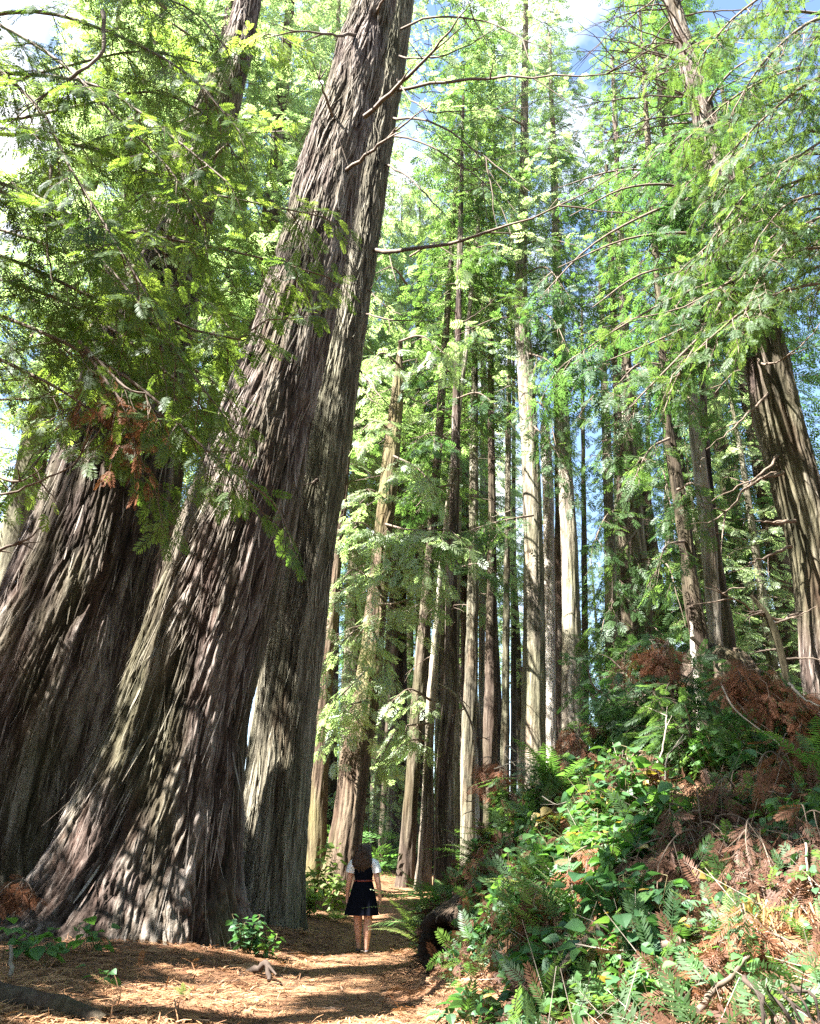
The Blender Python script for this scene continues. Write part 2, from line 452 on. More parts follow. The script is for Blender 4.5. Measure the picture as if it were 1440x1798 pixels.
def px_nodes(rows, Y, lean=0.0, sink=.25):
    """rows (px, py, width px) from the base up on the plane y = Y (lean: metres away per metre of height)"""
    out = []
    for px, py, w in rows:
        p = P(px, py, Y)
        if lean:
            p = P(px, py, Y + lean * p[2])
        out.append([*p, w * .5 * depth(p) / F])
    b = np.array(out[0])
    g = float(hgt(b[0], b[1])) - sink
    if b[2] > g:                       # carry the trunk down to the ground
        d = (np.array(out[0][:3]) - np.array(out[1][:3])); d /= max(abs(d[2]), .1)
        k = b[2] - g
        out.insert(0, [b[0] + d[0] * k, b[1] + d[1] * k, g, b[3] * (1 + .012 * k / max(b[3], .2))])
    return np.array(out)

# ------------------------------------------------------------------ foliage
def spray_tpl(pairs, ll, lw, droop=.12, spread=62, twig=True):
    """a flat feather of needles on a twig of length 1 along x"""
    V, Fq = [], []
    def pos(t): return np.array([t, 0, -droop * t * t])
    for k in range(pairs):
        t = .04 + .92 * k / (pairs - 1)
        sz = ll * (0.55 + .75 * math.sin(PI * min(1, .18 + t * .78)))
        for sgn in (-1, 1):
            a = math.radians(spread - 22 * t + RNG.uniform(-7, 7))
            d = np.array([math.cos(a), sgn * math.sin(a), -.18 + RNG.uniform(-.12, .12)])
            q = np.array([-d[1], d[0], 0]) * lw
            p = pos(t); m = p + d * sz * .5
            b = len(V)
            V += [p, m + q, p + d * sz, m - q]; Fq.append([b, b + 1, b + 2, b + 3])
    if twig:
        b = len(V); V += [pos(0) + [0, .012, 0], pos(0) - [0, .012, 0], pos(1) - [0, .004, 0], pos(1) + [0, .004, 0]]
        Fq.append([b, b + 1, b + 2, b + 3])
    return np.array(V, float), np.array(Fq)

SPRAY_N = [spray_tpl(11, .27, .034) for _ in range(2)]
SPRAY_M = [spray_tpl(6, .36, .060) for _ in range(2)]
SPRAY_F = [spray_tpl(3, .55, .13, twig=False) for _ in range(2)]

def boughs(acc, start, dirv, L, tpl, sp_len=.32, sp_step=.13, droop=.25, twig_r=.012, leaf_i=1, wood_i=0, dens=1.0, bare=.15, keep=None, tone=None, fan=.42):
    """flat drooping boughs; start, dirv, L arrays: wood plus feathery sprays"""
    start = np.asarray(start, float).reshape(-1, 3); dirv = norm(np.asarray(dirv, float).reshape(-1, 3)); L = np.broadcast_to(L, (len(start),))
    O, D, N, LL, A, B, R0 = [], [], [], [], [], [], []
    TONE = []
    for s, d, l in zip(start, dirv, L):
        up = np.array([0, 0, 1.0]) + RNG.normal(0, .22, 3); side = norm(np.cross(d, up)); up = np.cross(side, d)
        wob = RNG.normal(0, .05, 2)
        def pt(t):
            t = np.asarray(t)[..., None]
            return s + d * l * t + np.array([0, 0, -1.0]) * droop * l * t ** 2 + side * l * wob[0] * np.sin(t * 5) + up * l * wob[1] * np.sin(t * 4)
        tt = np.linspace(0, 1, 6)
        mp = pt(tt)
        A.append(mp[:-1]); B.append(mp[1:]); R0.append(twig_r * (1 - .8 * tt[:-1]))
        k = max(3, int(l * 5.5 * dens))
        ts = np.sort(RNG.uniform(bare, 1, k)); sg = np.where(np.arange(k) % 2 == 0, 1, -1)
        l2 = fan * l * (1.08 - ts) * RNG.uniform(.6, 1.2, k) + sp_len * .5
        ang = np.radians(RNG.uniform(38, 66, k))
        tang = norm(d * 1.0 + np.array([0, 0, -2 * droop]) * ts[:, None])
        d2 = norm(tang * np.cos(ang)[:, None] + side * (sg * np.sin(ang))[:, None] + RNG.normal(0, .10, (k, 3)) + np.array([0, 0, -.10]))
        p2 = pt(ts); e2 = p2 + d2 * l2[:, None]
        A.append(p2); B.append(e2); R0.append(np.full(k, twig_r * .42))
        tn = RNG.random() if tone is None else tone
        for q in range(k):
            m = max(2, int(l2[q] / sp_step) + 1)
            u = np.linspace(.15, 1, m); sgn = np.where(np.arange(m) % 2 == 0, 1, -1) * np.where(u > .98, .15, 1)
            s2 = norm(np.cross(d2[q], up))
            an = np.radians(RNG.uniform(28, 55, m)) * sgn
            dd = norm(d2[q] * np.cos(an)[:, None] + s2 * np.sin(an)[:, None] + RNG.normal(0, .13, (m, 3)) + np.array([0, 0, -.14]))
            O.append(p2[q] + (e2[q] - p2[q]) * u[:, None] + np.array([0, 0, -.03]) * (u[:, None] ** 2)); D.append(dd)
            N.append(np.broadcast_to(up, (m, 3)) + RNG.normal(0, .38, (m, 3))); LL.append(sp_len * RNG.uniform(.6, 1.15, m)); TONE.append(np.full(m, tn))
        m = 2
        O.append(np.repeat(pt(np.array([1.0])), m, 0)); D.append(norm(tang[-1] + RNG.normal(0, .2, (m, 3)))); N.append(np.broadcast_to(up, (m, 3)) + RNG.normal(0, .2, (m, 3))); LL.append(np.full(m, sp_len)); TONE.append(np.full(m, tn))
    A, B, R0 = np.concatenate(A), np.concatenate(B), np.concatenate(R0)
    O, D, N, LL, TONE = np.concatenate(O), np.concatenate(D), np.concatenate(N), np.concatenate(LL), np.concatenate(TONE)
    if keep is not None:
        ok = keep(O + D * (.45 * LL)[:, None], .40 * LL); O, D, N, LL, TONE = O[ok], D[ok], N[ok], LL[ok], TONE[ok]
        ok = keep(.5 * (A + B), .05); A, B, R0 = A[ok], B[ok], R0[ok]
    tubes3(acc, A, B, R0, R0 * .7, wood_i)
    pick = RNG.integers(0, len(tpl), len(O))
    rnd = np.clip(TONE * .7 + RNG.random(len(O)) * .45 - .07, 0, 1)
    for k, (TV, TF) in enumerate(tpl):
        ok = pick == k
        instance(acc, TV, TF, O[ok], D[ok], N[ok], LL[ok], leaf_i, rnd[ok])
    return len(O)

def limb(acc, pts, r0, tpl, bl=1.1, step=.34, t0=.25, sp_len=.32, sp_step=.13, droop=.28, side_ang=(35, 70), dens=1.0, leaf_i=1, wood_i=0, down=.25, bare=.1, keep=None, fan=.42, r1=.012):
    """a limb along pts carrying boughs left and right"""
    q = resample(pts, 16)
    tube(acc, q, np.linspace(r0, r1, 16), 5, wood_i)
    s = np.concatenate([[0], np.cumsum(np.linalg.norm(np.diff(q, axis=0), axis=1))]); LT = s[-1]
    n = max(2, int(LT * (1 - t0) / step))
    ts = t0 * LT + (np.arange(n) + RNG.uniform(-.3, .3, n)) * (LT * (1 - t0) / n)
    ts = np.clip(np.concatenate([ts, [LT * .999]]), 0, LT)
    p = np.stack([np.interp(ts, s, q[:, k]) for k in range(3)], 1)
    T = norm(np.gradient(q, axis=0)); tg = norm(np.stack([np.interp(ts, s, T[:, k]) for k in range(3)], 1))
    side = norm(np.cross(tg, np.array([0, 0, 1.0]) + RNG.normal(0, .15, 3)))
    sg = np.where(np.arange(n + 1) % 2 == 0, 1, -1)
    an = np.radians(RNG.uniform(*side_ang, n + 1)); an[-1] = 0
    d = tg * np.cos(an)[:, None] + side * (sg * np.sin(an))[:, None] + np.array([0, 0, -down]) + RNG.normal(0, .12, (n + 1, 3))
    l = bl * RNG.uniform(.6, 1.2, n + 1) * (1.05 - .45 * ts / LT)
    return boughs(acc, p, d, l, tpl, sp_len, sp_step, droop, max(.006, r0 * .3), leaf_i, wood_i, dens, bare, keep, fan=fan)

def gap_small(pts, margin=.1):
    return gap_keep(pts, np.minimum(margin, .06), LIT[:0] + [(p, r) for p, r in LIT if r > .33 and 11.5 < p[1] < 15 and p[2] > 3])

def gap_small2(pts, margin=.1):
    return gap_keep(pts, np.minimum(margin, .1), [(p, r * .8) for p, r in LIT if p[1] > 16])

def px_path(rows):
    return np.array([P(*r) for r in rows])

# ------------------------------------------------------------------ openings cut into the crowns to let sun onto chosen spots
LIT = []
def lit(px, py, Y=None, r=.3, z=None):
    if Y is None:                       # on the ground
        a_, b_ = (px - 720) / F, (899 - py) / F
        d = np.array([a_, CP - b_ * SP, SP + b_ * CP]); o = np.array([0, 0, CAMZ]); p = None
        for t in np.arange(3, 60, .05):
            c = o + d * t
            if c[2] <= hgt(c[0], c[1]): p = c; break
        if p is None: return
    else:
        p = P(px, py, Y)
    LIT.append((p, r))

def gap_keep(pts, margin=.3, spots=None):
    ok = np.ones(len(pts), bool)
    for p, r in (LIT if spots is None else spots):
        v = pts - p
        t = v @ SUN
        dist = np.linalg.norm(v - t[:, None] * SUN, axis=1)
        ok &= ~((dist < r + margin) & (t > 1.2))
    return ok

def wchild(acc, name, mats, parent):
    o = acc.obj(name, mats, parent); o.location = -parent.location
    return o

def base_of(nodes):
    b = nodes[0]
    return (float(b[0]), float(b[1]), float(hgt(b[0], b[1])))

# ------------------------------------------------------------------ the three great trunks
LIMBS = {}
def big_tree(label, rows, Y, mat, seg, rings, seed, kw, tops=None, lean=0.0, name='redwood_tree', cat='tree', group=None):
    nodes = px_nodes(rows, Y, lean)
    if tops: nodes = np.vstack([nodes, tops(nodes)])
    e = empty(name, label, cat, base_of(nodes), group)
    a = Acc()
    kw = dict(kw); kw.setdefault('z0', e.location.z)
    q = trunk(a, nodes, seg, rings, seed, **kw)
    wchild(a, 'trunk', M[mat], e)
    return e, q

def cont(h, taper=.6):
    def f(n):
        d = n[-1, :3] - n[-2, :3]; d /= d[2]
        return np.array([[*(n[-1, :3] + d * h * k), n[-1, 3] * (1 - (1 - taper) * k)] for k in (.5, 1)])
    return f

eA, qA = big_tree('huge leaning redwood with shaggy twisted bark, nearest of the three giants beside the path',
    [(206, 1690, 455), (226, 1640, 410), (246, 1560, 345), (268, 1470, 300), (318, 1260, 238), (372, 1070, 206), (425, 900, 184), (469, 740, 156), (509, 600, 135), (551, 430, 118), (584, 290, 106), (624, 140, 88), (657, 0, 72)], 14.6,
    'bark_red', 680, 900, 11, dict(depth_=.22, fx=4.8, fz=.40, flute=.10, twist=-.045, lobes=9, flare=.12, flare_h=.5, strips=6500, strip_len=.62), cont(14, .5))
eB, qB = big_tree('straight grey redwood right behind the huge leaning trunk',
    [(462, 1610, 136), (490, 1350, 112), (527, 1050, 100), (566, 800, 88), (600, 600, 79), (641, 350, 70), (678, 100, 70), (692, 0, 66)], 17.2,
    'bark_grey', 380, 760, 23, dict(depth_=.11, fx=7.5, fz=.5, flute=.05, twist=-.01, lobes=6, flare=.12, flare_h=.5, strips=3200, strip_len=.42), cont(14, .5))
eC, qC = big_tree('massive redwood trunk with drooping green boughs hanging over it',
    [(-20, 1600, 330), (60, 1300, 285), (150, 1000, 225), (205, 790, 188), (255, 600, 158), (330, 330, 100), (412, 100, 56), (436, 0, 42)], 18.5,
    'bark_red', 460, 640, 37, dict(depth_=.19, fx=5.0, fz=.40, flute=.06, twist=-.01, lobes=6, flare=.1, flare_h=1.0, strips=3200, strip_len=.58), cont(6, .5))
eD, qD = big_tree('thick bare trunk leaning over the brambly bank, dead limbs on one side',
    [(1512, 1520, 108), (1466, 1250, 94), (1436, 1000, 86), (1398, 850, 82), (1364, 720, 78), (1339, 600, 70), (1290, 420, 54), (1230, 180, 38), (1186, 20, 26)], 18.0,
    'bark_red', 170, 420, 51, dict(depth_=.12, fx=4, fz=.5, flute=.05, twist=.02, lobes=5, flare=.2, strips=500, strip_len=.3), cont(3, .5))

def dead_branch(e, pts, r0, r1=.006, mat='twig', forks=2, name='dead_branch', fl=.35):
    a = Acc(); q = resample(np.asarray(pts), 14); n = len(q)
    L = np.linalg.norm(np.diff(q, axis=0), axis=1).sum()
    q[1:] += RNG.normal(0, .008 * min(L, 2.5), (n - 1, 3))
    tube(a, q, np.linspace(r0, r1, n), 6)
    for k in range(forks):
        i = RNG.integers(n // 3, n - 2)
        d = norm(q[i + 1] - q[i]) + RNG.normal(0, .55, 3); d = norm(d)
        l = L * fl * RNG.uniform(.4, 1.1)
        t = np.linspace(0, 1, 6)[:, None]
        p = q[i] + d * l * t + np.array([0, 0, -.15]) * l * t ** 2 + RNG.normal(0, .02 * l, (6, 3)) * t
        tube(a, p, np.linspace(r0 * .5, r1 * .7, 6), 4)
    return wchild(a, name, M[mat], e)

# bare limbs of the leaning giant and of the grey trunk behind it
for rows, r in [
    ([(600, 305, 14.2), (650, 268, 13.4), (705, 222, 12.6), (762, 176, 12.0)], .050),
    ([(640, 205, 14.0), (700, 150, 13.2), (765, 85, 12.2), (832, -5, 11)], .060),
    ([(588, 215, 14.1), (570, 165, 13.5), (548, 105, 13.0)], .045),
    ([(640, 60, 14.3), (560, 60, 13), (470, 42, 12)], .05),
    ([(660, 30, 14.3), (680, -10, 13.5), (740, -60, 13)], .05),
    ([(520, 480, 14.0), (500, 455, 13.4), (470, 452, 13)], .03)]:
    dead_branch(eA, px_path(rows), r, forks=2)
for rows, r, f in [
    ([(655, 438, 17.0), (700, 440, 16.3), (800, 424, 15.0), (930, 384, 14.0), (1040, 332, 13.4), (1112, 286, 13)], .060, 2),
    ([(690, 160, 17.0), (800, 142, 16), (930, 134, 15), (1060, 132, 14.4), (1210, 112, 14)], .050, 4),
    ([(680, 205, 17.0), (760, 215, 16), (850, 275, 15.5), (930, 335, 15)], .040, 3),
    ([(672, 288, 17.0), (720, 312, 16.4), (765, 360, 16), (815, 412, 15.6)], .038, 1),
    ([(635, 548, 17.0), (680, 560, 16.4), (772, 564, 15.8)], .028, 2),
    ([(640, 500, 17.0), (680, 540, 16.6), (735, 560, 16)], .022, 2),
    ([(620, 640, 17.2), (665, 690, 16.4), (700, 735, 16)], .030, 1),
    ([(628, 670, 17.2), (650, 700, 16.6), (672, 712, 16.4)], .026, 0),
    ([(660, 395, 17.2), (690, 470, 16.4), (705, 545, 16)], .02, 1),
    ([(688, 60, 17), (760, 30, 16), (860, 40, 15.4), (960, 90, 15)], .04, 4),
    ([(690, 100, 17), (770, 100, 16), (840, 70, 15.4), (900, 20, 15)], .035, 3),
    ([(676, 240, 17.0), (740, 250, 16.4), (860, 330, 16), (900, 420, 15.6)], .03, 3),
    ([(685, 130, 17.0), (740, 190, 16.2), (800, 195, 15.6), (935, 188, 15)], .03, 3),
    ([(560, 840, 16.7), (540, 850, 16.3), (510, 850, 16)], .03, 0)]:
    dead_branch(eB, px_path(rows), r, forks=f)
# dead limbs of the bank trunk
for rows, r, f in [
    ([(1395, 915, 17.5), (1355, 918, 16.8), (1325, 914, 16.2)], .055, 1),
    ([(1375, 830, 17.6), (1320, 850, 17), (1270, 905, 16.6), (1210, 920, 16.2)], .05, 3),
    ([(1366, 800, 17.6), (1330, 838, 17), (1300, 852, 16.8), (1250, 880, 16.5)], .04, 3),
    ([(1408, 1075, 17.6), (1360, 1088, 17), (1290, 1055, 16.5), (1220, 1020, 16)], .04, 3),
    ([(1350, 690, 17.6), (1300, 740, 17), (1240, 790, 16.4)], .035, 3),
    ([(1390, 960, 17.6), (1330, 985, 17), (1280, 1010, 16.5)], .04, 2),
    ([(1330, 630, 17.6), (1350, 640, 16.8), (1410, 605, 16.2), (1450, 560, 16)], .04, 3),
    ([(1320, 610, 17.6), (1290, 650, 16.6), (1255, 690, 16)], .03, 2)]:
    dead_branch(eD, px_path(rows), r, forks=f)
for k in range(38):                       # the spray of bare limbs near its top
    t = RNG.uniform(.70, .93); i = int(t * (len(qD) - 1)); s = qD[i, :3]
    a_ = RNG.uniform(0, 2 * PI) if k > 15 else RNG.uniform(2.2, 4.2)
    l = RNG.uniform(2.0, 4.8)
    d = np.array([math.cos(a_), math.sin(a_) * .9, RNG.uniform(-.15, .35)])
    tt = np.linspace(0, 1, 5)[:, None]
    dead_branch(eD, s + d * l * tt + np.array([0, 0, -.22]) * l * tt ** 2, .030, .006, forks=4, fl=.5)

# ------------------------------------------------------------------ smaller trunks in the stand: label, rows (px, py, w), distance, bark, dead twigs
ST = {}
def stand(key, label, rows, Y, mat, seed, twigs=8, seg=72, rings=170, top=14, name='redwood_tree', cat='tree', tw_len=(.5, 1.6), lean=0., tw_mat='twig', span=(.25, .95), **kw):
    k = dict(depth_=.075, fx=4.5, fz=.5, flute=.06, twist=.01, lobes=5, flare=.15, flare_h=.6); k.update(kw)
    nodes = px_nodes(rows, Y, lean, .4)
    if top: nodes = np.vstack([nodes, cont(top, .45)(nodes)])
    e = empty(name, label, cat, base_of(nodes))
    a = Acc(); q = trunk(a, nodes, seg, rings, seed, z0=e.location.z, **k)
    wchild(a, 'trunk', M[mat], e)
    zv = [i for i in range(len(q)) if span[0] * len(q) < i < span[1] * len(q)]
    for _ in range(twigs):
        i = int(RNG.choice(zv)); p = q[i, :3]; an = RNG.uniform(PI * .75, PI * 2.25)
        d = np.array([math.cos(an), math.sin(an), RNG.uniform(-.35, .15)]); l = RNG.uniform(*tw_len)
        t = np.linspace(0, 1, 5)[:, None]
        dead_branch(e, p + d * (l * t + q[i, 3] * .8) + np.array([0, 0, RNG.uniform(-.4, .3)]) * l * t ** 2, .022, .005, tw_mat, forks=int(RNG.integers(1, 4)), fl=.5)
    ST[key] = (e, q)
    return e, q

stand('H2', 'orange brown trunk half hidden by the grey giant, at the pale sunlit shrub',
      [(553, 1520, 40), (558, 1400, 34), (567, 1260, 27), (585, 1050, 22), (605, 850, 14)], 25, 'bark_orange', 61, 3)
stand('H1', 'stout mossy redwood leaning over the path just behind the woman',
      [(598, 1550, 62), (612, 1440, 55), (626, 1324, 52), (648, 1196, 44), (664, 1025, 34), (684, 825, 30), (697, 690, 20), (704, 600, 7)], 24.5, 'bark_orange', 62, 10, 110, 240, 0, depth_=.09, flare=.25)
stand('H3a', 'slim dark pole close beside the stout mossy redwood', [(640, 1500, 14), (648, 1300, 12), (668, 1000, 9)], 42, 'bark_dark', 63, 8, 40, 90)
stand('H3b', 'thin grey sunlit pole far behind the woman', [(655, 1520, 15), (662, 1400, 13), (672, 1250, 12), (688, 1050, 10)], 40, 'bark_pale', 64, 8, 40, 90)
stand('H3c', 'thin grey pole between the two dark trunks down the path', [(680, 1530, 13), (686, 1380, 11), (695, 1200, 9)], 44, 'bark_grey', 65, 8, 40, 90)
stand('H3d', 'dark pole beside the thin grey sunlit one far behind', [(668, 1520, 20), (677, 1340, 16), (690, 1150, 13), (706, 950, 10)], 46, 'bark_dark', 66, 8, 40, 90)
stand('H4', 'dark trunk at the end of the path with a torn reddish foot', [(711, 1560, 31), (720, 1430, 26), (728, 1310, 24), (738, 1180, 22), (758, 950, 17), (775, 700, 14)], 28, 'bark_dark', 67, 14, tw_mat='pale_wood')
stand('H5', 'pale trunk with a sunlit foot next to the reddish one', [(744, 1550, 30), (750, 1420, 22), (753, 1324, 18), (760, 1196, 15), (777, 1000, 13), (800, 780, 10)], 27, 'bark_pale', 68, 10)
stand('H6', 'reddish flaky trunk rising behind the ferns', [(782, 1520, 38), (780, 1400, 31), (782, 1324, 27), (791, 1196, 23), (793, 1025, 20), (798, 875, 17), (803, 650, 13)], 26, 'bark_red', 69, 13, 90, 220, depth_=.05, strips=500, strip_len=.25)
stand('H6b', 'slim grey trunk tucked behind the reddish flaky one', [(802, 1480, 12), (801, 1200, 11), (806, 900, 9)], 36, 'bark_grey', 70, 8, 40, 90)
stand('H7', 'grey green trunk second beyond the reddish flaky one', [(822, 1440, 26), (822, 1330, 25), (827, 1196, 24), (832, 975, 18), (832, 825, 15), (834, 600, 11)], 30, 'bark_grey', 71, 13)
stand('H7b', 'thin crooked pale sapling in front of the grey green trunk', [(838, 1440, 6), (836, 1330, 6), (828, 1270, 5), (800, 1220, 4), (770, 1200, 3)], 24, 'bark_pale', 72, 7, 24, 60, 0, 'sapling', 'sapling', (.2, .5))
stand('H8', 'dark brown trunk rising over the top of the ferny bank', [(862, 1440, 28), (861, 1300, 25), (862, 1196, 21), (864, 1000, 16), (864, 850, 13), (862, 640, 10), (864, 450, 8)], 31, 'bark_dark', 73, 14)
stand('H9', 'narrow greenish trunk beside the tall sunlit one', [(886, 1440, 17), (888, 1250, 15), (889, 1100, 13), (892, 850, 10), (894, 650, 8), (898, 450, 7)], 33, 'bark_grey', 74, 13, tw_mat='pale_wood')
stand('E', 'tall straight sunlit trunk with a bleached upper part on the bank crest',
      [(936, 1345, 46), (937, 1200, 42), (937, 1000, 37), (931, 800, 31), (923, 650, 29), (915, 500, 22), (920, 310, 16), (922, 120, 12)], 27, 'bark_pale', 75, 16, 110, 260, tw_mat='dead_wood', depth_=.05)
stand('F', 'bleached broken snag behind the tall sunlit trunk', [(966, 1345, 22), (966, 1150, 21), (963, 900, 20), (957, 760, 17), (955, 735, 5)], 31, 'bark_white', 76, 14, 60, 120, 0, 'dead_tree', 'dead tree', (.5, 1.5), tw_mat='pale_wood', span=(.35, .98))
stand('G1', 'dark shaded trunk pressed against a sunlit neighbour with striped shadows', [(985, 1345, 18), (984, 1150, 17), (981, 900, 14), (978, 700, 12)], 30.4, 'bark_dark', 77, 6)
stand('G2', 'sunlit trunk striped with branch shadows on the bank crest', [(1007, 1345, 46), (1004, 1150, 35), (999, 950, 28), (993, 850, 26), (985, 650, 20), (978, 450, 15)], 29, 'bark_pale', 78, 9, 90, 220)
stand('N', 'thin leaning trunk against the white sky gap', [(1078, 1360, 22), (1062, 1290, 16), (1045, 1230, 13), (1020, 1150, 8)], 32, 'bark_red', 79, 3, 40, 80, 3)
stand('O', 'dark trunk wrapped in green sprays behind the brambles', [(1108, 1350, 32), (1106, 1200, 28), (1100, 1000, 22), (1090, 800, 18)], 27, 'bark_dark', 80, 5)
stand('L', 'reddish trunk showing through hanging green sprays', [(1136, 1250, 40), (1128, 1060, 32), (1118, 940, 27), (1105, 760, 21), (1096, 560, 15)], 26, 'bark_red', 81, 8, 80, 200)
stand('M', 'far slim trunk framed by a blue sky gap', [(1075, 1300, 22), (1072, 1000, 20), (1066, 800, 17), (1062, 700, 14)], 40, 'bark_grey', 82, 6, 40, 90, 8)
stand('I', 'curving dark trunk with green sprays, first of three on the old root mass', [(1236, 1190, 42), (1229, 1130, 32), (1213, 1040, 30), (1200, 920, 25), (1176, 775, 21), (1166, 685, 15), (1158, 560, 12)], 21, 'bark_dark', 83, 7, 90, 220)
stand('J', 'grey trunk in the middle of three on the old root mass', [(1262, 1190, 26), (1255, 1100, 22), (1248, 1000, 24), (1237, 880, 24), (1222, 760, 21), (1205, 600, 15)], 22, 'bark_pale', 84, 12, 80, 200, tw_mat='dead_wood')
stand('K', 'brown trunk with a sunlit edge, third on the old root mass', [(1283, 1190, 26), (1275, 1090, 23), (1259, 980, 18), (1246, 850, 14), (1235, 700, 11)], 22.6, 'bark_red', 85, 6, 70, 180)
stand('P', 'crooked dark sapling standing alone on the bank top', [(1392, 1260, 17), (1386, 1215, 14), (1373, 1150, 12), (1352, 1090, 11), (1330, 1060, 9), (1318, 1045, 5)], 13.5, 'bark_dark', 86, 5, 40, 80, 0, 'sapling', 'sapling', (.3, .7))
stand('Q', 'thin trunk edge below the curving dark trunk, sunlight put into its white bark', [(1229, 1290, 10), (1226, 1230, 11), (1220, 1170, 9), (1214, 1090, 7)], 20.5, 'bark_white', 87, 0, 30, 60, 0, 'dead_pole', 'dead pole')  # thin trunk edge, its sunlight put into white bark; not dead wood

# ------------------------------------------------------------------ sunlit spots (world points that the sun reaches)
for px, py, r in [(330, 1762, .42), (430, 1748, .42), (255, 1775, .3), (520, 1742, .34), (600, 1738, .25), (560, 1700, .30), (650, 1690, .34), (700, 1682, .3), (600, 1675, .2), (690, 1648, .7), (640, 1645, .6), (735, 1660, .4), (560, 1795, .4), (650, 1790, .3),
                  (830, 1770, .35), (800, 1790, .3), (520, 1640, .25), (1220, 1375, .35), (760, 1600, .3), (470, 1668, .2), (700, 1625, .4), (1380, 1590, .5), (1090, 1660, .25), (1090, 1760, .3), (900, 1600, .2), (1010, 1500, .2)]:
    lit(px, py, None, r)
for px, py, Y, r in [(610, 130, 14.1, .55), (590, 165, 14.1, .5), (560, 285, 14.1, .55), (545, 330, 14.1, .5), (575, 300, 14.0, .4), (495, 520, 14.0, .4), (470, 590, 13.9, .5), (440, 660, 13.7, .6), (415, 720, 13.6, .5), (470, 640, 13.6, .4), (455, 700, 13.5, .4), (530, 400, 14.0, .3), (400, 1110, 12.6, .14), (365, 900, 12.9, .35), (330, 960, 12.8, .3), (300, 1200, 12.5, .25), (230, 1290, 12.4, .3), (190, 1420, 12.4, .25),
                     (430, 1530, 16, .2), (625, 520, 16.3, .4), (600, 650, 16.3, .3), (700, 120, 16.5, .4),
                     (560, 1570, 20, 1.0), (590, 1610, 20, .9), (545, 1500, 20, .6), (1010, 1420, 9, .25), (745, 1535, 26.6, .5), (700, 1530, 27, .35), (920, 680, 26.5, 1.2), (928, 880, 26.5, .8), (935, 1270, 26.5, .9), (950, 1150, 26.5, .4), (995, 900, 28.6, 1.2), (1000, 1050, 28.6, .7),
                     (1410, 1060, 17.3, .7), (1345, 640, 17.3, .6), (1375, 830, 17.3, .5), (1425, 1130, 17.3, .5), (835, 1550, 12, .28), (870, 1560, 12, .25), (780, 1250, 25.7, .5), (785, 1330, 25.7, .5), (780, 1430, 25.7, .3), (1255, 1120, 21.6, .4), (1275, 1100, 22.3, .3),
                     (760, 980, 22, 1.3), (700, 1000, 22, 1.2), (600, 1000, 22, 1.4), (590, 1150, 22, 1.5), (640, 930, 23, 1.2), (1100, 640, 17, 1.2), (1280, 500, 14, 1.2), (1150, 480, 16, 1.2), (1360, 60, 12, 1.2), (1250, 300, 14, 1.0),
                     (170, 880, 17, .4), (60, 1010, 17, .5), (20, 1100, 17, .4), (430, 870, 9.5, .5), (560, 380, 9.5, .5), (550, 480, 9.5, .5), (300, 600, 9.5, .6), (700, 500, 30, 2.0), (720, 350, 30, 2.2), (760, 250, 30, 2), (925, 760, 26.5, .7), (930, 960, 26.5, .5), (935, 1190, 26.5, .5), (993, 960, 28.5, .6), (610, 1400, 23.8, .5), (635, 1230, 23.8, .4), (560, 1400, 24.5, .4), (800, 560, 24, 1.5), (850, 640, 24, 1.2), (760, 700, 24, 1.2), (860, 450, 25, 1.4), (1060, 420, 15, .9), (1180, 640, 16, .8), (1395, 940, 17.3, .5), (1355, 700, 17.3, .4), (1240, 880, 21.7, .5), (1250, 1000, 21.7, .4), (1180, 800, 20.5, .4), (655, 1400, 39, .8), (690, 1000, 24, .6)]:
    lit(px, py, Y, r)

for _ in range(95):  # extra random dapples; crowns are cut open above them
    x_, y_ = RNG.uniform(-3.0, 3.0), RNG.uniform(5, 15)
    LIT.append((np.array([x_, y_, float(hgt(x_, y_)) + .2]), RNG.uniform(.10, .36)))
for _ in range(30):
    lit(RNG.uniform(60, 560), RNG.uniform(200, 1600), 13.2, RNG.uniform(.1, .3))
# ------------------------------------------------------------------ near boughs, upper corner: an outer redwood beside the massive trunk
def group_tree(name, label, trunk_nodes, mat, seed, k=1.0, cat='tree'):
    e = empty(name, label, cat, base_of(np.array(trunk_nodes)))
    a = Acc(); trunk(a, np.array(trunk_nodes) * [1, 1, 1, k], 60, 140, seed, .04, 5, .7, z0=e.location.z)
    wchild(a, 'trunk', M[mat], e)
    return e

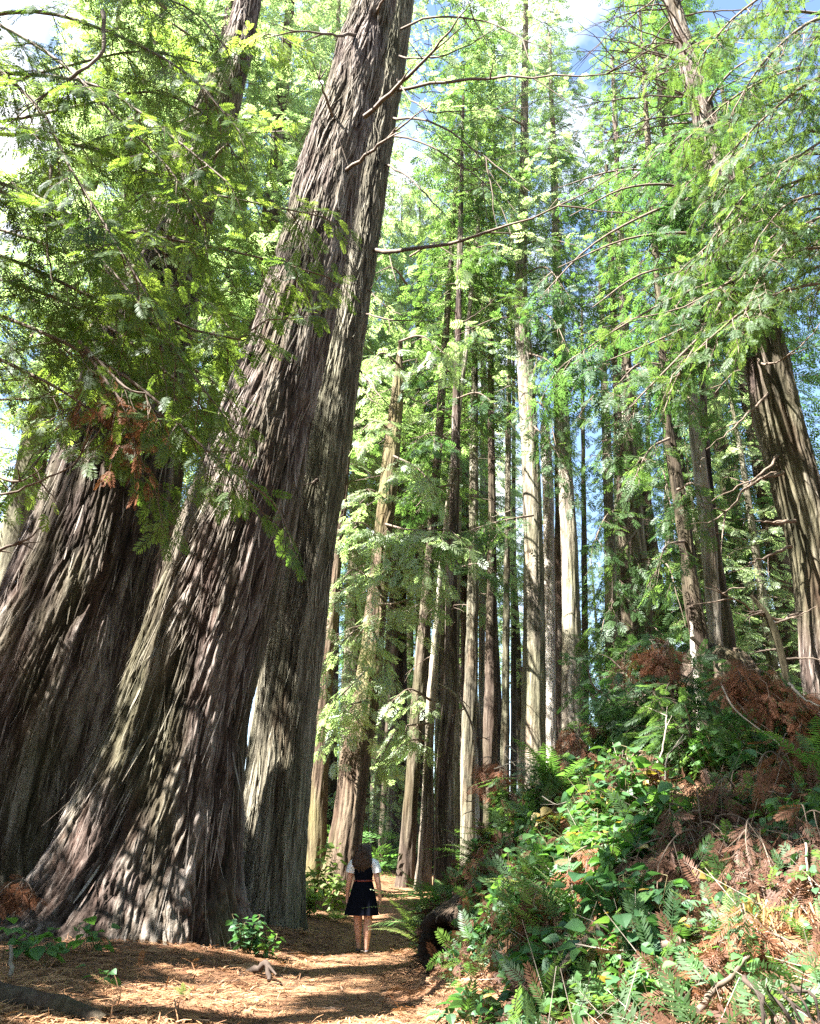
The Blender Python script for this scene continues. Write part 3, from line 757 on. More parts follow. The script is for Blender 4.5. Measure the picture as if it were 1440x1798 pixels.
eN = group_tree('redwood_tree', 'young redwood whose drooping green boughs fill the upper corner before the massive trunk',
                [(-9.2, 10.5, float(hgt(-9.2, 10.5)) - .2, .34), (-9.3, 10.5, 8, .26), (-9.8, 10.6, 18, .16), (-10.2, 10.6, 27, .03)], 'bark_red', 91, .6)
def from_trunk(x, y, rows):
    p = px_path(rows); s = np.array([x, y, p[0, 2] + .4 * abs(p[0, 0] - x) * .5])
    return np.vstack([s, p])
LN = [  # limbs through the picture: (px, py, distance)
    [(-100, 40, 10.4), (60, 20, 10), (200, 60, 9.6), (330, 130, 9.3), (420, 230, 9.2)],
    [(-120, 130, 10), (40, 130, 9.6), (170, 150, 9.3), (290, 230, 9.0), (400, 320, 8.8)],
    [(-120, 230, 10.4), (60, 240, 9.8), (190, 270, 9.6), (330, 330, 9.4), (470, 360, 9.4), (565, 380, 9.4)],
    [(-120, 300, 10), (30, 330, 9.4), (150, 390, 9.1), (300, 420, 9.0), (450, 450, 9.2), (555, 480, 9.3)],
    [(-120, 420, 9.6), (30, 460, 9.2), (160, 520, 9.0), (300, 560, 8.9), (400, 600, 9.0), (470, 560, 9.2)],
    [(-120, 520, 9.6), (40, 570, 9.2), (150, 620, 8.9), (260, 690, 8.8), (360, 790, 8.8), (465, 868, 8.9)],
    [(-100, 600, 9.8), (60, 660, 9.4), (160, 720, 9.1), (230, 780, 9.0), (270, 850, 9.0)],
    [(-100, -40, 11), (80, -80, 10.4), (220, -30, 10), (340, 20, 9.8), (400, 90, 9.6)],
    [(-60, 380, 11.5), (110, 440, 11), (240, 500, 10.8), (350, 500, 10.6), (430, 520, 10.6)],
    [(-60, 210, 12), (120, 190, 11.4), (250, 160, 11), (360, 200, 10.8), (430, 300, 10.8)],
    [(-60, 620, 11.5), (100, 600, 11), (230, 600, 10.6), (330, 640, 10.4), (410, 700, 10.4)],
    [(-80, 90, 9), (60, 180, 8.6), (120, 290, 8.4), (200, 420, 8.3), (260, 520, 8.3)],
    [(-80, 20, 9.4), (80, 90, 9.2), (200, 200, 9.0), (300, 300, 8.9), (360, 400, 8.9)],
    [(-80, 470, 10.6), (90, 520, 10), (200, 580, 9.6), (300, 660, 9.4), (380, 740, 9.3)],
    [(-80, 160, 11.4), (100, 120, 11), (240, 90, 10.6), (350, 110, 10.4)],
    [(-60, 330, 8.8), (90, 380, 8.6), (200, 480, 8.5), (310, 620, 8.5), (370, 700, 8.5)],
]
a = Acc(); nsp = 0
for rows in LN:
    nsp += limb(a, from_trunk(-9.4, 10.5, rows), .045, SPRAY_N, bl=1.05, step=.26, t0=.36, sp_len=.27, sp_step=.13, droop=.35, dens=1.5, down=.3, keep=gap_small)
o = wchild(a, 'crown', [M['twig'], M['needle_near']], eN)
# dead rust coloured clump hanging in it
a = Acc()
for rows in [[(140, 600, 8.9), (180, 660, 8.7), (215, 710, 8.6), (238, 780, 8.6)], [(150, 610, 8.8), (220, 680, 8.6), (255, 690, 8.6)]]:
    limb(a, px_path(rows), .03, SPRAY_N, bl=.5, step=.16, t0=.3, sp_len=.2, sp_step=.08, droop=.9, dens=1.4, down=1.0)
wchild(a, 'dead_spray', [M['twig'], M['needle_brown']], eN)
# bare twigs of the same tree
for rows, r in [([(-60, 880, 9), (60, 850, 8.8), (130, 810, 8.6), (185, 740, 8.5)], .02), ([(-40, 980, 9), (40, 950, 8.8), (75, 925, 8.7)], .03), ([(-60, 700, 9), (60, 700, 9), (140, 690, 9)], .02),
                ([(-60, 800, 9.4), (20, 845, 9.2), (80, 820, 9)], .03), ([(180, 20, 9), (180, 90, 8.9), (140, 130, 8.8), (60, 180, 8.8), (0, 230, 8.8)], .04), ([(90, 290, 8.8), (80, 420, 8.8), (100, 540, 8.7)], .025)]:
    dead_branch(eN, px_path(rows), r, forks=3)

# boughs of the massive trunk and of the leaning giant
a = Acc()
for rows in [[(330, 330, 18.4), (280, 400, 15.8), (200, 520, 13.6), (100, 650, 12.4)], [(300, 450, 18.4), (360, 520, 16.3), (420, 600, 14.8)], [(385, 180, 18.6), (300, 220, 16.6), (180, 240, 15.1), (60, 300, 13.6)],
             [(350, 300, 18.6), (420, 240, 16.6), (500, 230, 15.8)], [(410, 100, 18.6), (470, 60, 16.9), (540, 90, 16.6)], [(405, 130, 18.6), (330, 60, 16.9), (230, 0, 16.6)], [(250, 620, 17.9), (180, 680, 16.0), (90, 780, 15.1), (20, 860, 14.5)],
             [(230, 700, 17.6), (310, 740, 16.3), (370, 760, 15.4)], [(360, 240, 18.6), (300, 300, 16.6), (160, 420, 15.1)]]:
    limb(a, px_path(rows), .06, SPRAY_M, bl=1.4, step=.32, t0=.15, sp_len=.34, sp_step=.17, droop=.35, down=.3, keep=gap_keep)
wchild(a, 'crown', [M['twig'], M['needle_lit']], eC)

# boughs over the bank: an outer redwood and the thick bare trunk
eR = group_tree('redwood_tree', 'redwood reaching yellow green sprays into the upper corner above the brambly bank',
                [(9.6, 11.5, float(hgt(9.6, 11.5)) - .2, .36), (9.7, 11.5, 9, .3), (10.2, 11.6, 20, .18), (10.6, 11.6, 30, .03)], 'bark_red', 92)
def from_right(rows):
    p = px_path(rows); s = np.array([9.9, 11.5, p[0, 2] + .5])
    return np.vstack([s, p])
a = Acc()
for rows in [[(1500, 20, 11.5), (1420, 40, 11), (1340, 110, 10.7), (1290, 190, 10.6)], [(1520, 120, 11.5), (1430, 140, 11), (1350, 200, 10.8), (1270, 280, 10.8)], [(1520, 220, 11.5), (1440, 250, 11.2), (1370, 300, 11)],
             [(1480, -60, 11.5), (1380, -30, 11), (1290, 30, 10.8), (1230, 100, 10.8)], [(1520, 330, 12), (1440, 340, 11.8), (1380, 360, 11.6), (1330, 420, 11.6)],
             [(1520, 300, 13), (1390, 320, 12.8), (1280, 400, 12.6), (1200, 470, 12.6)], [(1520, 420, 13), (1400, 440, 12.6), (1290, 490, 12.4), (1200, 540, 12.4), (1110, 560, 12.4)],
             [(1520, 480, 12.6), (1420, 500, 12.4), (1330, 530, 12.2), (1240, 600, 12), (1180, 660, 12)], [(1510, 30, 12), (1440, 60, 11.6), (1400, 120, 11.4)],
             [(1520, 140, 13.4), (1420, 160, 13), (1310, 200, 12.6), (1210, 260, 12.6)], [(1520, 240, 14), (1420, 230, 13.4), (1320, 290, 13), (1230, 360, 13)],
             [(1520, 110, 13), (1400, 120, 12.6), (1290, 170, 12.2), (1200, 250, 12)], [(1520, 20, 13.2), (1380, 20, 12.8), (1260, 60, 12.4), (1160, 110, 12.2)], [(1520, 270, 13), (1410, 270, 12.6), (1320, 330, 12.2), (1250, 420, 12)], [(1520, 360, 13), (1420, 390, 12.4), (1345, 470, 12), (1300, 570, 11.8)],
             [(1520, 180, 15), (1400, 190, 14.6), (1290, 250, 14.2), (1200, 330, 14)], [(1520, 290, 15), (1420, 310, 14.6), (1320, 380, 14.2), (1240, 460, 14)], [(1520, 400, 15.4), (1440, 420, 15), (1360, 480, 14.6), (1310, 560, 14.4)],
             [(1520, 350, 14), (1420, 370, 13.4), (1330, 440, 13), (1260, 520, 12.8)], [(1520, 440, 14.4), (1430, 470, 14), (1350, 530, 13.6), (1300, 590, 13.4)]]:
    limb(a, from_right(rows), .05, SPRAY_N, bl=1.0, step=.27, t0=.32, sp_len=.27, sp_step=.13, droop=.35, dens=1.2, down=.3)
wchild(a, 'crown', [M['twig'], M['needle_right']], eR)
a = Acc()
for rows in [[(1310, 500, 18), (1230, 470, 16.4), (1130, 480, 15.4), (1040, 540, 15)], [(1275, 380, 18), (1200, 330, 16.4), (1100, 330, 15.6), (1000, 380, 15.4)], [(1290, 430, 18), (1210, 410, 16.4), (1100, 420, 15.2), (980, 470, 15)],
             [(1260, 300, 18), (1180, 300, 17), (1080, 300, 16.4), (980, 330, 16)], [(1320, 540, 18), (1240, 560, 16.4), (1150, 600, 15.4), (1050, 640, 15.2)], [(1240, 250, 18), (1200, 230, 17), (1150, 260, 16)],
             [(1300, 480, 18), (1190, 520, 16), (1080, 580, 15.2), (990, 640, 15)], [(1230, 200, 18), (1280, 130, 17), (1340, 90, 16)], [(1330, 560, 18), (1390, 520, 17), (1450, 500, 16.4)], [(1290, 420, 18), (1360, 390, 17), (1440, 400, 16)],
             [(1310, 520, 18), (1220, 600, 16.6), (1130, 690, 16), (1080, 740, 16)], [(1265, 330, 18), (1150, 370, 16.4), (1040, 430, 15.8), (950, 520, 15.6)], [(1300, 470, 18), (1250, 560, 17), (1190, 660, 16.5), (1160, 740, 16.2)]]:
    limb(a, px_path(rows), .06, SPRAY_M, bl=1.35, step=.30, t0=.12, sp_len=.33, sp_step=.16, droop=.38, down=.32, dens=1.1, keep=gap_keep)
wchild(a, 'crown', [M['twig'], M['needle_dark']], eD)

def side_boughs(key, rows_list, mat, tpl=SPRAY_M, **kw):
    e, q = ST[key]
    a = Acc()
    k = dict(bl=1.2, step=.34, t0=.15, sp_len=.36, sp_step=.18, droop=.4, down=.35, keep=gap_small2); k.update(kw)
    for rows in rows_list:
        limb(a, px_path(rows), .045, tpl, **k)
    return wchild(a, 'crown', [M['twig'], M[mat]], e)

side_boughs('H1', [[(664, 1025, 24.3), (620, 1000, 23), (590, 1040, 22)], [(672, 960, 24.3), (640, 920, 23), (600, 920, 22.4)], [(655, 1100, 24.3), (620, 1110, 23), (585, 1150, 22)], [(680, 880, 24.3), (650, 860, 23.4), (620, 870, 22.6)],
                   [(690, 760, 24.4), (660, 740, 23.6), (630, 760, 23)], [(668, 1010, 24.3), (700, 980, 23), (760, 985, 22)], [(676, 920, 24.3), (720, 930, 23), (790, 930, 22)], [(690, 800, 24.3), (730, 820, 23.4), (760, 850, 22.8)],
                   [(700, 640, 24.4), (670, 620, 23.6), (640, 650, 23)], [(648, 1170, 24.2), (620, 1200, 23.2), (590, 1230, 22.6)], [(640, 1230, 24), (610, 1240, 23.4), (600, 1260, 23)], [(700, 600, 24.4), (740, 590, 23.4), (780, 620, 23)],
                   [(715, 500, 24.4), (690, 470, 23.4), (660, 480, 23)], [(720, 450, 24.4), (760, 430, 23.4), (800, 450, 23)], [(664, 1060, 24.3), (690, 1060, 23.4), (730, 1050, 22.6)]], 'needle_sunblown', bl=1.5, step=.27, dens=1.1)
side_boughs('E', [[(936, 905, 26.6), (880, 915, 25), (830, 930, 24), (780, 950, 23)], [(920, 560, 26.8), (870, 560, 25.6), (800, 590, 24.6)], [(922, 480, 26.8), (960, 470, 25.6), (1000, 520, 25)], [(918, 440, 26.8), (860, 430, 25.6), (800, 450, 25)],
                  [(918, 430, 26.8), (960, 420, 25.6), (1010, 430, 25)], [(922, 330, 26.8), (870, 320, 25.6), (810, 340, 25)], [(928, 620, 26.8), (970, 640, 25.4), (1010, 720, 25)], [(930, 700, 26.8), (960, 720, 25.8), (980, 800, 25.4)],
                  [(925, 540, 26.8), (970, 560, 25.6), (1000, 620, 25)], [(930, 740, 26.8), (975, 790, 25.8), (1010, 860, 25.4)], [(920, 280, 26.8), (970, 260, 25.8), (1030, 280, 25.2)], [(920, 220, 26.8), (870, 200, 25.8), (800, 220, 25.2)]], 'needle', bl=1.3)
side_boughs('H5', [[(752, 1300, 26.8), (720, 1300, 26), (690, 1320, 25.4)], [(757, 1230, 26.8), (720, 1210, 26), (690, 1230, 25.4)], [(752, 1270, 26.8), (700, 1280, 25.6), (670, 1330, 25)]], 'needle_sunblown', bl=1.0, step=.26)
side_boughs('L', [[(1115, 900, 25.8), (1070, 900, 24.6), (1040, 960, 24)], [(1108, 800, 25.8), (1160, 820, 24.4), (1180, 900, 24)], [(1110, 840, 25.8), (1080, 800, 24.8), (1040, 800, 24.4)], [(1125, 980, 25.8), (1170, 990, 24.6), (1190, 1050, 24.2)],
                  [(1100, 700, 25.8), (1050, 690, 24.6), (1010, 740, 24.2)], [(1100, 650, 25.8), (1150, 640, 24.6), (1190, 700, 24.2)], [(1130, 1030, 25.8), (1090, 1040, 24.8), (1060, 1090, 24.2)], [(1118, 930, 25.8), (1080, 990, 25), (1075, 1060, 24.4)], [(1120, 1100, 25.8), (1080, 1120, 25), (1050, 1100, 24.4)]], 'needle', bl=1.1)
side_boughs('I', [[(1175, 770, 20.8), (1140, 790, 19.8), (1110, 850, 19.4)], [(1190, 860, 20.8), (1220, 850, 20), (1240, 900, 19.6)], [(1165, 690, 20.8), (1200, 690, 20), (1240, 740, 19.6)], [(1202, 950, 20.8), (1170, 960, 20), (1150, 1010, 19.6)], [(1160, 640, 20.8), (1120, 640, 19.8), (1080, 680, 19.4)]], 'needle', bl=.9, step=.3)
side_boughs('O', [[(1104, 1150, 26.6), (1070, 1130, 25.6), (1040, 1160, 25)], [(1106, 1210, 26.6), (1140, 1180, 25.6), (1170, 1200, 25)], [(1104, 1130, 26.6), (1140, 1100, 25.6), (1170, 1120, 25)], [(1107, 1250, 26.6), (1070, 1240, 25.6), (1050, 1260, 25)], [(1106, 1290, 26.6), (1140, 1270, 25.6), (1160, 1290, 25)]], 'needle_dark', bl=1.0, step=.24)
side_boughs('H6', [[(795, 1000, 25.8), (840, 990, 25), (880, 1010, 24.6)], [(800, 780, 25.8), (760, 760, 24.8), (720, 780, 24.4)], [(802, 700, 25.8), (840, 690, 25), (880, 720, 24.6)], [(802, 660, 25.8), (760, 640, 25), (720, 660, 24.4)], [(797, 850, 25.8), (760, 860, 25), (730, 890, 24.6)]], 'needle_dark', bl=1.3)

# ------------------------------------------------------------------ whole trees farther back: four crown meshes, many copies
def full_crown(seed, H, zlo, tpl, n, Lmax, sp_len, sp_step, dens, mat, bare=.15):
    a = Acc()
    z = zlo + (H - zlo) * np.linspace(0, .97, n) ** 1.05
    fr = (z - zlo) / (H - zlo)
    ang = np.arange(n) * 2.399 + RNG.normal(0, .4, n)
    L = Lmax * np.clip(1.08 - fr, .1, 1) ** .7 * RNG.uniform(.55, 1.2, n)
    d = np.stack([np.cos(ang), np.sin(ang), RNG.uniform(-.25, .15, n)], 1)
    s = np.stack([np.zeros(n), np.zeros(n), z], 1)
    boughs(a, s, d, L, tpl, sp_len, sp_step, .3, .022, 1, 0, dens, bare, fan=.36)
    return a.mesh('crown', [M['twig'], M[mat]])
CROWNS = [full_crown(1, 48, 12, SPRAY_M, 120, 4.6, .62, .36, .52, 'needle_sunblown'), full_crown(2, 54, 17, SPRAY_M, 120, 4.4, .62, .36, .52, 'needle_sunblown'),
          full_crown(3, 42, 5, SPRAY_M, 125, 4.2, .60, .36, .52, 'needle_dark'), full_crown(4, 16, 1.5, SPRAY_M, 64, 2.6, .40, .24, .66, 'needle_sunblown')]
def trunk_mesh(H, r, seed, mat):
    a = Acc(); trunk(a, np.array([(0, 0, -.5, r * 1.1), (.1, 0, H * .3, r * .82), (-.1, .1, H * .7, r * .45), (0, 0, H, .02)]), 40, 90, seed, .04, 5, .7, flare=.15)
    return a.mesh('trunk', M[mat])
TR = [trunk_mesh(48, .55, 101, 'bark_grey'), trunk_mesh(54, .6, 102, 'bark_red'), trunk_mesh(42, .48, 103, 'bark_dark'), trunk_mesh(16, .2, 104, 'bark_grey')]
def back_tree(px, Y, k, label, group=None, sc=1.0, py=1500, dz=0.0):
    x = P(px, py, Y)[0]
    e = empty('redwood_tree', label, 'tree', (x, Y, float(hgt(x, Y)) + dz), group, RNG.uniform(0, 6), sc)
    child('trunk', TR[k], e); child('crown', CROWNS[k], e)
    return e
FAR = 'full green redwood among the far trees closing the view'
BG = [(560, 38, 1, 1.1), (610, 47, 0, 1.2), (655, 52, 2, .9), (700, 44, 1, .8), (745, 40, 1, .75), (790, 50, 1, .9), (835, 42, 1, .75), (880, 52, 1, .85), (640, 36, 3, 1.0), (520, 34, 0, 1.1), (470, 40, 1, 1.2), (380, 32, 1, 1.1), (300, 36, 0, 1.2), (220, 30, 1, 1.0), (120, 34, 0, 1.2), (30, 30, 1, 1.1), (-80, 30, 0, 1.2),
      (1150, 60, 2, .6), (1290, 34, 2, .62), (1380, 38, 2, 1.1), (1460, 32, 2, 1.1), (1540, 38, 2, 1.2), (1340, 50, 2, 1.1), (1210, 46, 2, 1.0), (720, 60, 2, .9), (600, 62, 2, 1.0), (820, 64, 1, .8), (690, 66, 0, .8), (1420, 28, 3, 1.1), (1310, 27, 3, .9)]
# upper crowns of the trunks in the stand, each with the gaps through which its neighbours get sun
def gap_back(pts, margin=.2):
    return gap_keep(pts, np.minimum(margin, .2), [(p, r) for p, r in LIT if p[1] > 15.5])
def upper(key, k, py, sc=1.0):
    """crown from the height where the trunk passes photo row py"""
    e, q = ST[key]
    yy = np.array([899 - F * ((p[2] - CAMZ) * CP - p[1] * SP) / depth(p) for p in q[:, :3]])
    i = int(np.argmin(np.abs(yy - py))); p = q[i, :3]; t = norm(q[-1, :3] - p)
    H, n, Lm = ((26, 92, 3.3), (26, 80, 3.0), (24, 86, 2.7))[k]
    H *= sc; Lm *= sc
    fr = np.linspace(0, .97, n); ang = np.arange(n) * 2.399 + RNG.normal(0, .4, n)
    L = Lm * np.clip(1.08 - fr, .1, 1) ** .7 * RNG.uniform(.55, 1.2, n)
    d = np.stack([np.cos(ang), np.sin(ang), RNG.uniform(-.25, .15, n)], 1)
    a = Acc()
    boughs(a, p + t * (H * fr ** 1.05)[:, None], d, L, SPRAY_M, .46 * sc, .28, .3, .022, 1, 0, .48, .1, keep=gap_back, fan=.36)
    return wchild(a, 'crown', [M['twig'], M[('needle', 'needle_sunblown', 'needle')[k]]], e)
for key, k, py, s_ in [('H2', 1, 700, 1), ('H1', 1, 690, 1.1), ('H3a', 2, 1100, 1), ('H3b', 1, 1000, 1.1), ('H3d', 2, 950, 1.1), ('H4', 2, 900, 1), ('H5', 1, 760, 1), ('H6', 2, 640, 1.05), ('H6b', 2, 850, 1.1), ('H7', 2, 760, 1.05), ('H8', 2, 680, 1), ('H9', 1, 600, .8),
                       ('E', 1, 490, .98), ('G1', 0, 660, .75), ('G2', 0, 600, .9), ('O', 2, 800, .75), ('L', 0, 640, .7), ('I', 0, 560, .8), ('J', 2, 520, .85), ('K', 0, 640, .8)]:
    upper(key, k, py, s_)
BG += [(925, 58, 1, .7), (985, 62, 0, .62), (1035, 56, 1, .62), (1085, 64, 0, .5), (1130, 44, 3, 1.3), (690, 50, 3, 1.3), (1190, 52, 2, .8), (1260, 44, 3, 1.3), (1340, 40, 3, 1.2)]
for k, px in enumerate([700, 768, 845, 902, 1030, 1090, 1150, 1182, 1310]):
    stand('S%d' % k, 'slender distant trunk seen through the stand', [(px, 1420, 12), (px + (900 - px) * .03, 1000, 9 + k % 3), (px + (900 - px) * .06, 600, 5)], 46 + (k * 7) % 13, ['bark_dark', 'bark_grey', 'bark_pale', 'bark_red'][k % 4], 300 + k, 2, 20, 50, 4)[0]['group'] = 'slender distant trunks'
for px, Y, k, s in BG:
    back_tree(px, Y, k, FAR, 'far trees closing the view', s)

# ------------------------------------------------------------------ unseen trees added on the sunny side to shade the place, with gaps cut in
def shade_tree(x, y, H, zlo, Lmax, n, seed):
    z0 = float(hgt(x, y))
    e = empty('redwood_tree', 'tall redwood added out of view on the sunny side to shade the place', 'tree', (x, y, z0), 'shade redwoods added out of view')
    a = Acc(); trunk(a, np.array([(x, y, z0 - .4, .45), (x, y, H * .4, .3), (x, y, H, .03)]), 40, 70, seed, .05, 5, .7, z0=z0)
    wchild(a, 'trunk', M['bark_red'], e)
    a = Acc()
    z = zlo + (H - zlo) * np.linspace(0, .97, n); fr = np.linspace(0, .97, n)
    ang = np.arange(n) * 2.399 + RNG.normal(0, .5, n)
    L = Lmax * np.clip(1.1 - fr, .15, 1) ** .6 * RNG.uniform(.6, 1.2, n)
    d = np.stack([np.cos(ang), np.sin(ang), RNG.uniform(-.3, .1, n)], 1)
    s = np.stack([np.full(n, x), np.full(n, y), z], 1)
    boughs(a, s, d, L, SPRAY_F, .62, .36, .3, .03, 1, 0, .6, .1, keep=gap_keep, fan=.42)
    wchild(a, 'crown', [M['twig'], M['needle']], e)
SHADE = True
if SHADE:
  for k, (x, y, H, zlo) in enumerate([(-9.8, 4.4, 30, 8), (-12.5, 6.5, 32, 7), (-10, 1.5, 27, 7), (-15, -2, 34, 8), (-16.5, 11, 36, 8), (-18, 3, 38, 10), (-24, 8, 42, 14), (-12.2, 12.6, 31, 8)]):
      shade_tree(x, y, H, zlo, 4.0, 62, 200 + k)

# unseen trees added behind the viewer and on the shaded side to block skylight
for k, (x, y) in enumerate([(-3, -7), (4, -6), (9, -2), (12, 4), (14, 9), (-8, -9), (0, -14), (7, -12), (13, -7), (17, 1), (18, 12), (15, 18), (-12, -14), (-5, -19), (5, -21), (20, -4), (24, 8), (22, 19)]):
    e = empty('redwood_tree', 'redwood added out of view round the place to block skylight', 'tree', (x, y, float(hgt(x, y))), 'redwoods added out of view against skylight', k * 1.3, .8)
    child('trunk', TR[2], e); child('crown', CROWNS[2], e)

# ------------------------------------------------------------------ understorey
def leaf_tpl(fold=.25, w=.42):
    """an ovate leaf, length 1 along x, creased along the midrib"""
    ts = [0, .12, .32, .58, .82, 1]; ws = [.02, .26, .46, .42, .2, 0.0]
    V, Fq = [], []
    for t, ww in zip(ts, ws):
        z = -.22 * t * t
        ww = ww * w / .46
        V += [[t, ww, z + fold * ww], [t, 0, z], [t, -ww, z + fold * ww]]
    for k in range(len(ts) - 1):
        b = 3 * k
        Fq += [[b, b + 1, b + 4, b + 3], [b + 1, b + 2, b + 5, b + 4]]
    return np.array(V), np.array(Fq)
LEAF = leaf_tpl(); LEAFN = leaf_tpl(.2, .28); LEAFW = leaf_tpl(.3, .55)

def frond_mesh(L, pairs, mat, wid=.17, arch=.55, jag=.0):
    """a fern frond: arched midrib with paired pinnae"""
    a = Acc()
    t = np.linspace(0, 1, 12)
    mid = np.stack([L * (t - .18 * arch * t ** 2), np.zeros_like(t), L * (-arch * .75 * t ** 2.2)], 1)
    tube(a, mid, np.linspace(.006, .0015, 12) * L / .8, 4, 0)
    tp = np.linspace(.16, .985, pairs)
    prof = wid * L * np.clip(np.sin(PI * np.clip(tp * .93 + .10, 0, 1)) ** .7, .08, 1)
    TV = np.array([[0, .10, 0], [0, -.10, 0], [.45, -.115, .02], [.45, .115, .02], [1, 0, -.1]]);
    O, D, N, LL = [], [], [], []
    for q, pl in zip(tp, prof):
        p = np.array([np.interp(q, t, mid[:, k]) for k in range(3)]); p2 = np.array([np.interp(q + .01, t, mid[:, k]) for k in range(3)])
        tg = norm(p2 - p); up = np.cross(tg, [0, 1, 0]) * 1.0
        for sg in (-1, 1):
            O.append(p); D.append(norm(np.array([0, sg, 0]) + tg * .35 + RNG.normal(0, .06, 3) - up * 0)); N.append(-up if up[2] < 0 else up); LL.append(pl * RNG.uniform(.9, 1.08))
    O, D, N, LL = map(np.array, (O, D, N, LL))
    W = np.full(len(O), L * 1.05 / pairs) * 2.0
    instance(a, TV, np.array([[0, 1, 2, 3]]), O, D, N, LL, 1, None, W)
    instance(a, TV, np.array([[3, 2, 4]]), O, D, N, LL, 1, None, W)
    return a.mesh('frond', [M['stem'], M[mat]])
FROND = {m: [frond_mesh(1.0, 26, m, .15, .5), frond_mesh(1.0, 24, m, .17, .8), frond_mesh(1.0, 22, m, .19, .3)] for m in ('fern', 'fern_light')}

def fern(loc, size, n, label, mat='fern', group=None, elev=(25, 70), face=None, spread=PI):
    e = empty('sword_fern', label, 'fern', loc, group)
    for k in range(n):
        az = (2 * PI * k / n + RNG.normal(0, .25)) if face is None else face + RNG.uniform(-spread, spread)
        el = math.radians(RNG.uniform(*elev))
        child('frond', FROND[mat][RNG.integers(0, 3)], e, (0, 0, 0), (RNG.normal(0, .15), -el, az), size * RNG.uniform(.75, 1.15))
    return e

def gpt(px, py, Y=None, up=0.0):
    """where the view through a photo pixel meets the ground (or the point at distance Y)"""
    if Y is not None: return P(px, py, Y)
    a_, b_ = (px - 720) / F, (899 - py) / F
    d = np.array([a_, CP - b_ * SP, SP + b_ * CP]); o = np.array([0, 0, CAMZ])
    t = np.arange(3, 60, .03); c = o + d * t[:, None]
    g = c[:, 2] - hgt(c[:, 0], c[:, 1]) - up
    i = np.argmax(g <= 0)
    return c[i] if g[i] <= 0 else c[300]

def leafy(loc, h, n_stem, leaf_len, label, mat='leaf', group=None, lean=.35, per=7, name='leafy_plant', cat='plant', tpl=LEAF, yellow=0):
    e = empty(name, label, cat, loc, group)
    st, lf = Acc(), Acc()
    O, D, N, LL = [], [], [], []
    for k in range(n_stem):
        az = RNG.uniform(0, 2 * PI); ln = RNG.uniform(.1, lean * 1.6); hh = h * RNG.uniform(.6, 1.1)
        t = np.linspace(0, 1, 7)[:, None]
        base = np.array([*(RNG.normal(0, .06, 2)), -.05])
        p = base + np.array([math.cos(az) * ln, math.sin(az) * ln, 0]) * hh * t ** 1.5 + np.array([0, 0, hh]) * t
        tube(st, p, np.linspace(.007, .003, 7), 4)
        m = int(per * RNG.uniform(.7, 1.3))
        for q in range(m):
            u = .25 + .75 * (q + 1) / m
            pp = np.array([np.interp(u, t[:, 0], p[:, c]) for c in range(3)])
            a2 = q * 2.4 + RNG.uniform(0, 1)
            d = np.array([math.cos(a2), math.sin(a2), RNG.uniform(-.35, .5)])
            pet = leaf_len * RNG.uniform(.2, .5)
            O.append(pp + norm(d) * pet); D.append(d + np.array([0, 0, -.25])); N.append(np.array([0, 0, 1]) + RNG.normal(0, .35, 3)); LL.append(leaf_len * RNG.uniform(.6, 1.2))
            tubes3(st, [pp], [pp + norm(d) * pet], .003, .002)
    O, D, N, LL = map(np.array, (O, D, N, LL))
    instance(lf, *tpl, O, D, N, LL, 0)
    child('stems', st.mesh('stem', M['stem']), e).name = 'stem'
    child('foliage', lf.mesh('foliage', M[mat]), e)
    return e

def dead_bough(loc, d, L, label, mat='needle_dead', n=5, sp=.17, hang=.8, spread=.5, tpl=SPRAY_N, group=None, step=.06, droop=.5):
    e = empty('dead_bough', label, 'dead bough', loc, group)
    a = Acc(); d = norm(np.array(d, float))
    for k in range(n):
        dd = norm(d + RNG.normal(0, spread, 3)); l = L * RNG.uniform(.6, 1.1)
        t = np.linspace(0, 1, 5)[:, None]
        pts = dd * l * t + np.array([0, 0, -droop]) * l * t ** 2
        limb(a, pts + RNG.normal(0, .03, 3), .012, tpl, bl=.42 * L, step=.15, t0=.1, sp_len=sp, sp_step=step, droop=hang, dens=1.2, down=hang * .7, r1=.004)
    o = a.obj('spray', [M['twig'], M[mat]], e)
    return e

# ferns: hand-placed ones first
def on(px, py, dz=0, Y=None):
    p = gpt(px, py, Y)
    return (float(p[0]), float(p[1]), float(p[2] if Y is not None and False else hgt(p[0], p[1])) + dz)
def ground_at(px, py, Y, dz=0):
    p = P(px, py, Y); return (float(p[0]), float(p[1]), float(hgt(p[0], p[1])) + dz)
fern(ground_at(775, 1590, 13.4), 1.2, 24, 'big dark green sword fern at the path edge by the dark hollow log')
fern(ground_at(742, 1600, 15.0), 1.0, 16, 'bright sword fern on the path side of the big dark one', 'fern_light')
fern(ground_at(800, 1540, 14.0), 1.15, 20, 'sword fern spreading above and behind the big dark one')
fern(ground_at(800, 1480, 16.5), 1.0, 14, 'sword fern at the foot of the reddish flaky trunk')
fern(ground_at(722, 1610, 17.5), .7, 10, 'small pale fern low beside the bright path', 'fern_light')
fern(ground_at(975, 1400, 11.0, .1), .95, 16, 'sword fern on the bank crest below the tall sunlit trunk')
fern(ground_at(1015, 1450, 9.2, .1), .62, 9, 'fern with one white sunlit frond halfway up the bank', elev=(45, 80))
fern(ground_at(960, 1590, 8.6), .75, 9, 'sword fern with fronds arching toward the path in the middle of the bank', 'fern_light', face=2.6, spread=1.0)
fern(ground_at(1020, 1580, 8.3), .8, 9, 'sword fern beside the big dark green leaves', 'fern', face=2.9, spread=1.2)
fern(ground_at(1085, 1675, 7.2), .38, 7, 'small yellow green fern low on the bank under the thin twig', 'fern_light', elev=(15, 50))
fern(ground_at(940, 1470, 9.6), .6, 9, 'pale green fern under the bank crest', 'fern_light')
fern(ground_at(1440, 1290, 8.2, .2), .8, 10, 'dark fern reaching in at the edge of the bank top', 'fern')
